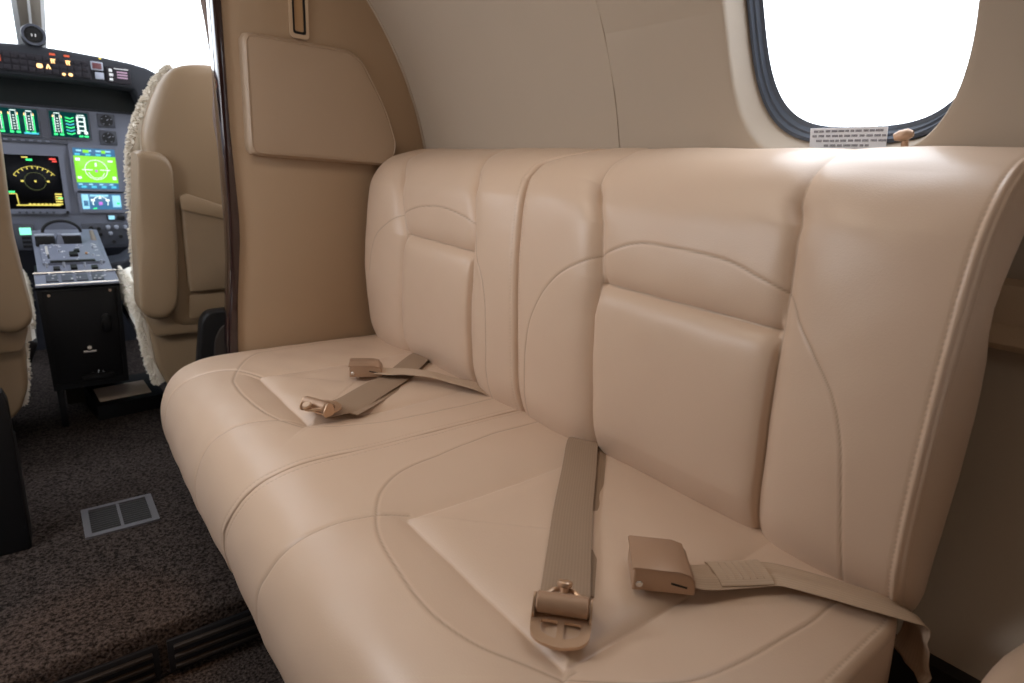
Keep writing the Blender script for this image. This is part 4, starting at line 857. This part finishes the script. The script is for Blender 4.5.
# copilot and pilot seats
def tufts(m, pts, nrm, L, r):
    for p, nn in zip(pts, nrm):
        p = Vector(p); nn = (Vector(nn)+Vector((random.uniform(-.5, .5), random.uniform(-.5, .5), random.uniform(-.6, .3)))).normalized()
        l = L*random.uniform(0.6, 1.2); q = p+nn*l*0.6; e = p+nn*l+Vector((random.uniform(-.3, .3), random.uniform(-.3, .3), random.uniform(-.5, .1)))*l*0.5
        m.tube([p, q, e], 0, 5, [r, r*0.8, r*0.25], cap=False)
def cockpit_seat(sg, label, group):
    """sg=+1 right seat, -1 its mirror on the left; x measured outwards from the pedestal centre line"""
    C0 = 0.09; X = (lambda a: a) if sg > 0 else (lambda a: 0.176-a)
    root = thing('cockpit_seat', label, 'cockpit seat', (X(0.50), 2.15, -0.85), group)
    FX = lambda u, v, w_: Vector((X(u), w_, v))
    # back shell
    o = round_poly([(0.268, -0.05), (0.262, 0.06), (0.290, 0.135), (0.318, 0.195), (0.352, 0.236), (0.42, 0.250), (0.62, 0.250), (0.68, 0.236), (0.72, 0.19), (0.745, 0.06), (0.735, -0.46), (0.70, -0.48), (0.30, -0.48), (0.272, -0.46)], 0.03, 4)
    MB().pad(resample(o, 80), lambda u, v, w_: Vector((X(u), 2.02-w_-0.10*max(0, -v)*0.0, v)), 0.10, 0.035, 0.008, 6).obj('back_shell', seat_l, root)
    # inner side bolster
    bt_ = 0.010 if sg > 0 else 0.11
    o = round_poly([(0.237 if sg > 0 else 0.205, bt_), (0.245, bt_+0.004), (0.300, bt_), (0.318, -0.02), (0.312, -0.25), (0.296, -0.405), (0.270, -0.440), (0.225, -0.437), (0.203, -0.41), (0.216, -0.20)], 0.02, 4)
    MB().pad(resample(o, 70), lambda u, v, w_: Vector((X(u), 1.95-w_, v)), 0.065, 0.022, 0.004, 5, back=-0.05).obj('side_bolster', seat_l, root)
    o = [(0.99-a, b) for a, b in o]
    MB().pad(resample(o, 70), lambda u, v, w_: Vector((X(u), 1.95-w_, v)), 0.065, 0.022, 0.004, 5, back=-0.05).obj('side_bolster', seat_l, root)
    # map pocket
    o = round_poly([(0.327, -0.105), (0.345, -0.100), (0.46, -0.140), (0.56, -0.135), (0.655, -0.100), (0.665, -0.11), (0.660, -0.365), (0.330, -0.372)], 0.012, 4)
    pk = MB().pad(resample(o, 70), lambda u, v, w_: Vector((X(u), 1.922-w_, v)), 0.022, 0.012, 0.006, 5).obj('map_pocket', mat('pocket_leather', (0.24, 0.17, 0.105), 0.5, bump=0.2, bscale=90, var=0.12, vscale=14), root)
    MB().prism(round_poly([(0.325, -0.100), (0.345, -0.094), (0.46, -0.134), (0.56, -0.129), (0.66, -0.092), (0.66, -0.125), (0.56, -0.162), (0.46, -0.170), (0.328, -0.138)], 0.006, 2), lambda u, v, w_: Vector((X(u), w_, v)), 1.890, 1.905, 0.004).obj('pocket_band', seat_l, pk)
    MB().prism(round_poly([(0.330, -0.378), (0.66, -0.378), (0.66, -0.45), (0.325, -0.45)], 0.01, 2), FX, 1.915, 1.935, 0.003).obj('lower_panel', seat_l, root)
    # narrower waist, lower shroud
    MB().prism(round_poly([(0.215, -0.43), (0.72, -0.43), (0.72, -0.50), (0.235, -0.495)], 0.012, 3), FX, 1.93, 2.05, 0.008).obj('recline_joint', seat_l, root)
    MB().prism(round_poly([(0.228, -0.46), (0.70, -0.49), (0.66, -0.70), (0.30, -0.70), (0.262, -0.665), (0.238, -0.60)], 0.02, 3), FX, 1.96, 2.12, 0.015, 3).obj('lower_shroud', seat_l, root)
    # seat pan and pedestal
    MB().prism(round_poly([(0.20, -0.50), (0.72, -0.50), (0.70, -0.60), (0.24, -0.60)], 0.02, 3), FX, 2.05, 2.48, 0.015, 3).obj('seat_pan', blackm, root)
    MB().prism([(0.36, -0.60), (0.60, -0.60), (0.64, -0.85), (0.32, -0.85)], FX, 2.12, 2.42, 0.008).obj('base', blackm, root)
    # sheepskin seat cushion and back cover
    m = MB(); m.pad(resample(round_poly([(0.207, 2.04), (0.70, 2.04), (0.70, 2.48), (0.215, 2.50)], 0.04, 4), 60), lambda u, v, w_: Vector((X(u), v, -0.50+w_)), 0.13, 0.05, 0.01, 5)
    p = []; nn = []
    for k in range(500): yy = random.uniform(2.05, 2.5); zz = random.uniform(-0.47, -0.37); p.append((X(0.212+0.010*max(0, (zz+0.42))/0.05), yy, zz)); nn.append((-sg, 0, 0.4))
    tufts(m, p, nn, 0.010, 0.0030); m.obj('fleece_cushion', fleece, root)
    m = MB(); o = round_poly([(0.262, -0.05), (0.262, 0.06), (0.284, 0.135), (0.314, 0.195), (0.350, 0.228), (0.62, 0.230), (0.70, 0.20), (0.735, 0.06), (0.72, -0.44), (0.24, -0.44)], 0.03, 4)
    m.pad(resample(o, 70), lambda u, v, w_: Vector((X(u), 2.02+w_-0.0, v)), 0.07, 0.03, 0.01, 5, back=-0.02)
    edge = [(0.222, -0.66), (0.208, -0.60), (0.200, -0.52), (0.198, -0.45), (0.200, -0.36), (0.204, -0.25), (0.211, -0.10), (0.219, 0.0), (0.234, 0.06), (0.256, 0.115), (0.284, 0.168), (0.313, 0.209), (0.338, 0.230)]
    if sg < 0: edge = [(a+0.022, b_) for a, b_ in edge]
    # rolled fleece edge
    E_ = smooth(edge, 6); m.tube([Vector((X(a+0.026), 2.02, b_)) for a, b_ in E_], 0.016, 12)
    p = []; nn = []
    for k in range(2300):
        i = random.randrange(len(E_)-1); t_ = random.random(); a = E_[i][0]*(1-t_)+E_[i+1][0]*t_; b_ = E_[i][1]*(1-t_)+E_[i+1][1]*t_; tx_, tz_ = E_[i+1][0]-E_[i][0], E_[i+1][1]-E_[i][1]; l = math.hypot(tx_, tz_); nx_, nz_ = -tz_/l, tx_/l
        an_ = random.uniform(-1.3, 1.3); p.append((X(a+0.026+nx_*0.014*math.cos(an_)), 2.02-0.014*math.sin(an_), b_+nz_*0.014*math.cos(an_))); nn.append((sg*nx_*math.cos(an_), -math.sin(an_), nz_*math.cos(an_)))
    tufts(m, p, nn, 0.010, 0.0026); m.obj('fleece_cover', fleece, root)
    return root
cockpit_seat(1, 'tan leather cockpit seat with sheepskin cover right of the centre pedestal', 'cockpit seats')
cockpit_seat(-1, 'tan leather cockpit seat cut by the left edge of the photo', 'cockpit seats')
# things on the cockpit floor
r = thing('document_box', 'low black box with a beige label beside the pedestal foot', 'box', (0.17, 2.22, -0.85))
Mx = Matrix.Translation((0.175, 2.36, 0)) @ Matrix.Rotation(math.radians(8), 4, 'Z')
m = MB(); m.prism([(2.085, -0.849), (2.245, -0.849), (2.245, -0.762), (2.085, -0.800)], lambda u, v, w_: Vector((w_, u-2.15, v)), -0.095, 0.11, 0.005); m.bm.transform(Mx); m.obj('body', blackp, r)
m = MB(); m.prism([(-0.078, -0.040), (0.075, -0.040), (0.075, 0.045), (-0.078, 0.045)], lambda u, v, w_: Vector((u, v, -0.800+(v+0.065)*0.2375+w_)), -0.004, 0.0015); m.bm.transform(Mx); m.obj('label', paper, r)
r = thing('side_console', 'black moulded console behind the copilot seat by the bulkhead', 'console', (0.42, 1.76, -0.85))
MB().prism(round_poly([(0.265, -0.849), (0.327, -0.42), (0.345, -0.398), (0.60, -0.390), (0.60, -0.849)], [0.01, 0.03, 0.02, 0.03, 0.01], 4), XZ, 1.745, 1.80, 0.006).obj('shell', blackp, r)
MB().prism(round_poly([(0.315, -0.849), (0.352, -0.47), (0.375, -0.430), (0.60, -0.425), (0.60, -0.849)], [0.01, 0.03, 0.03, 0.01, 0.01], 4), XZ, 1.737, 1.748, 0.004).obj('inset', mat('dark_brown_panel', (0.03, 0.022, 0.018), 0.5), r)
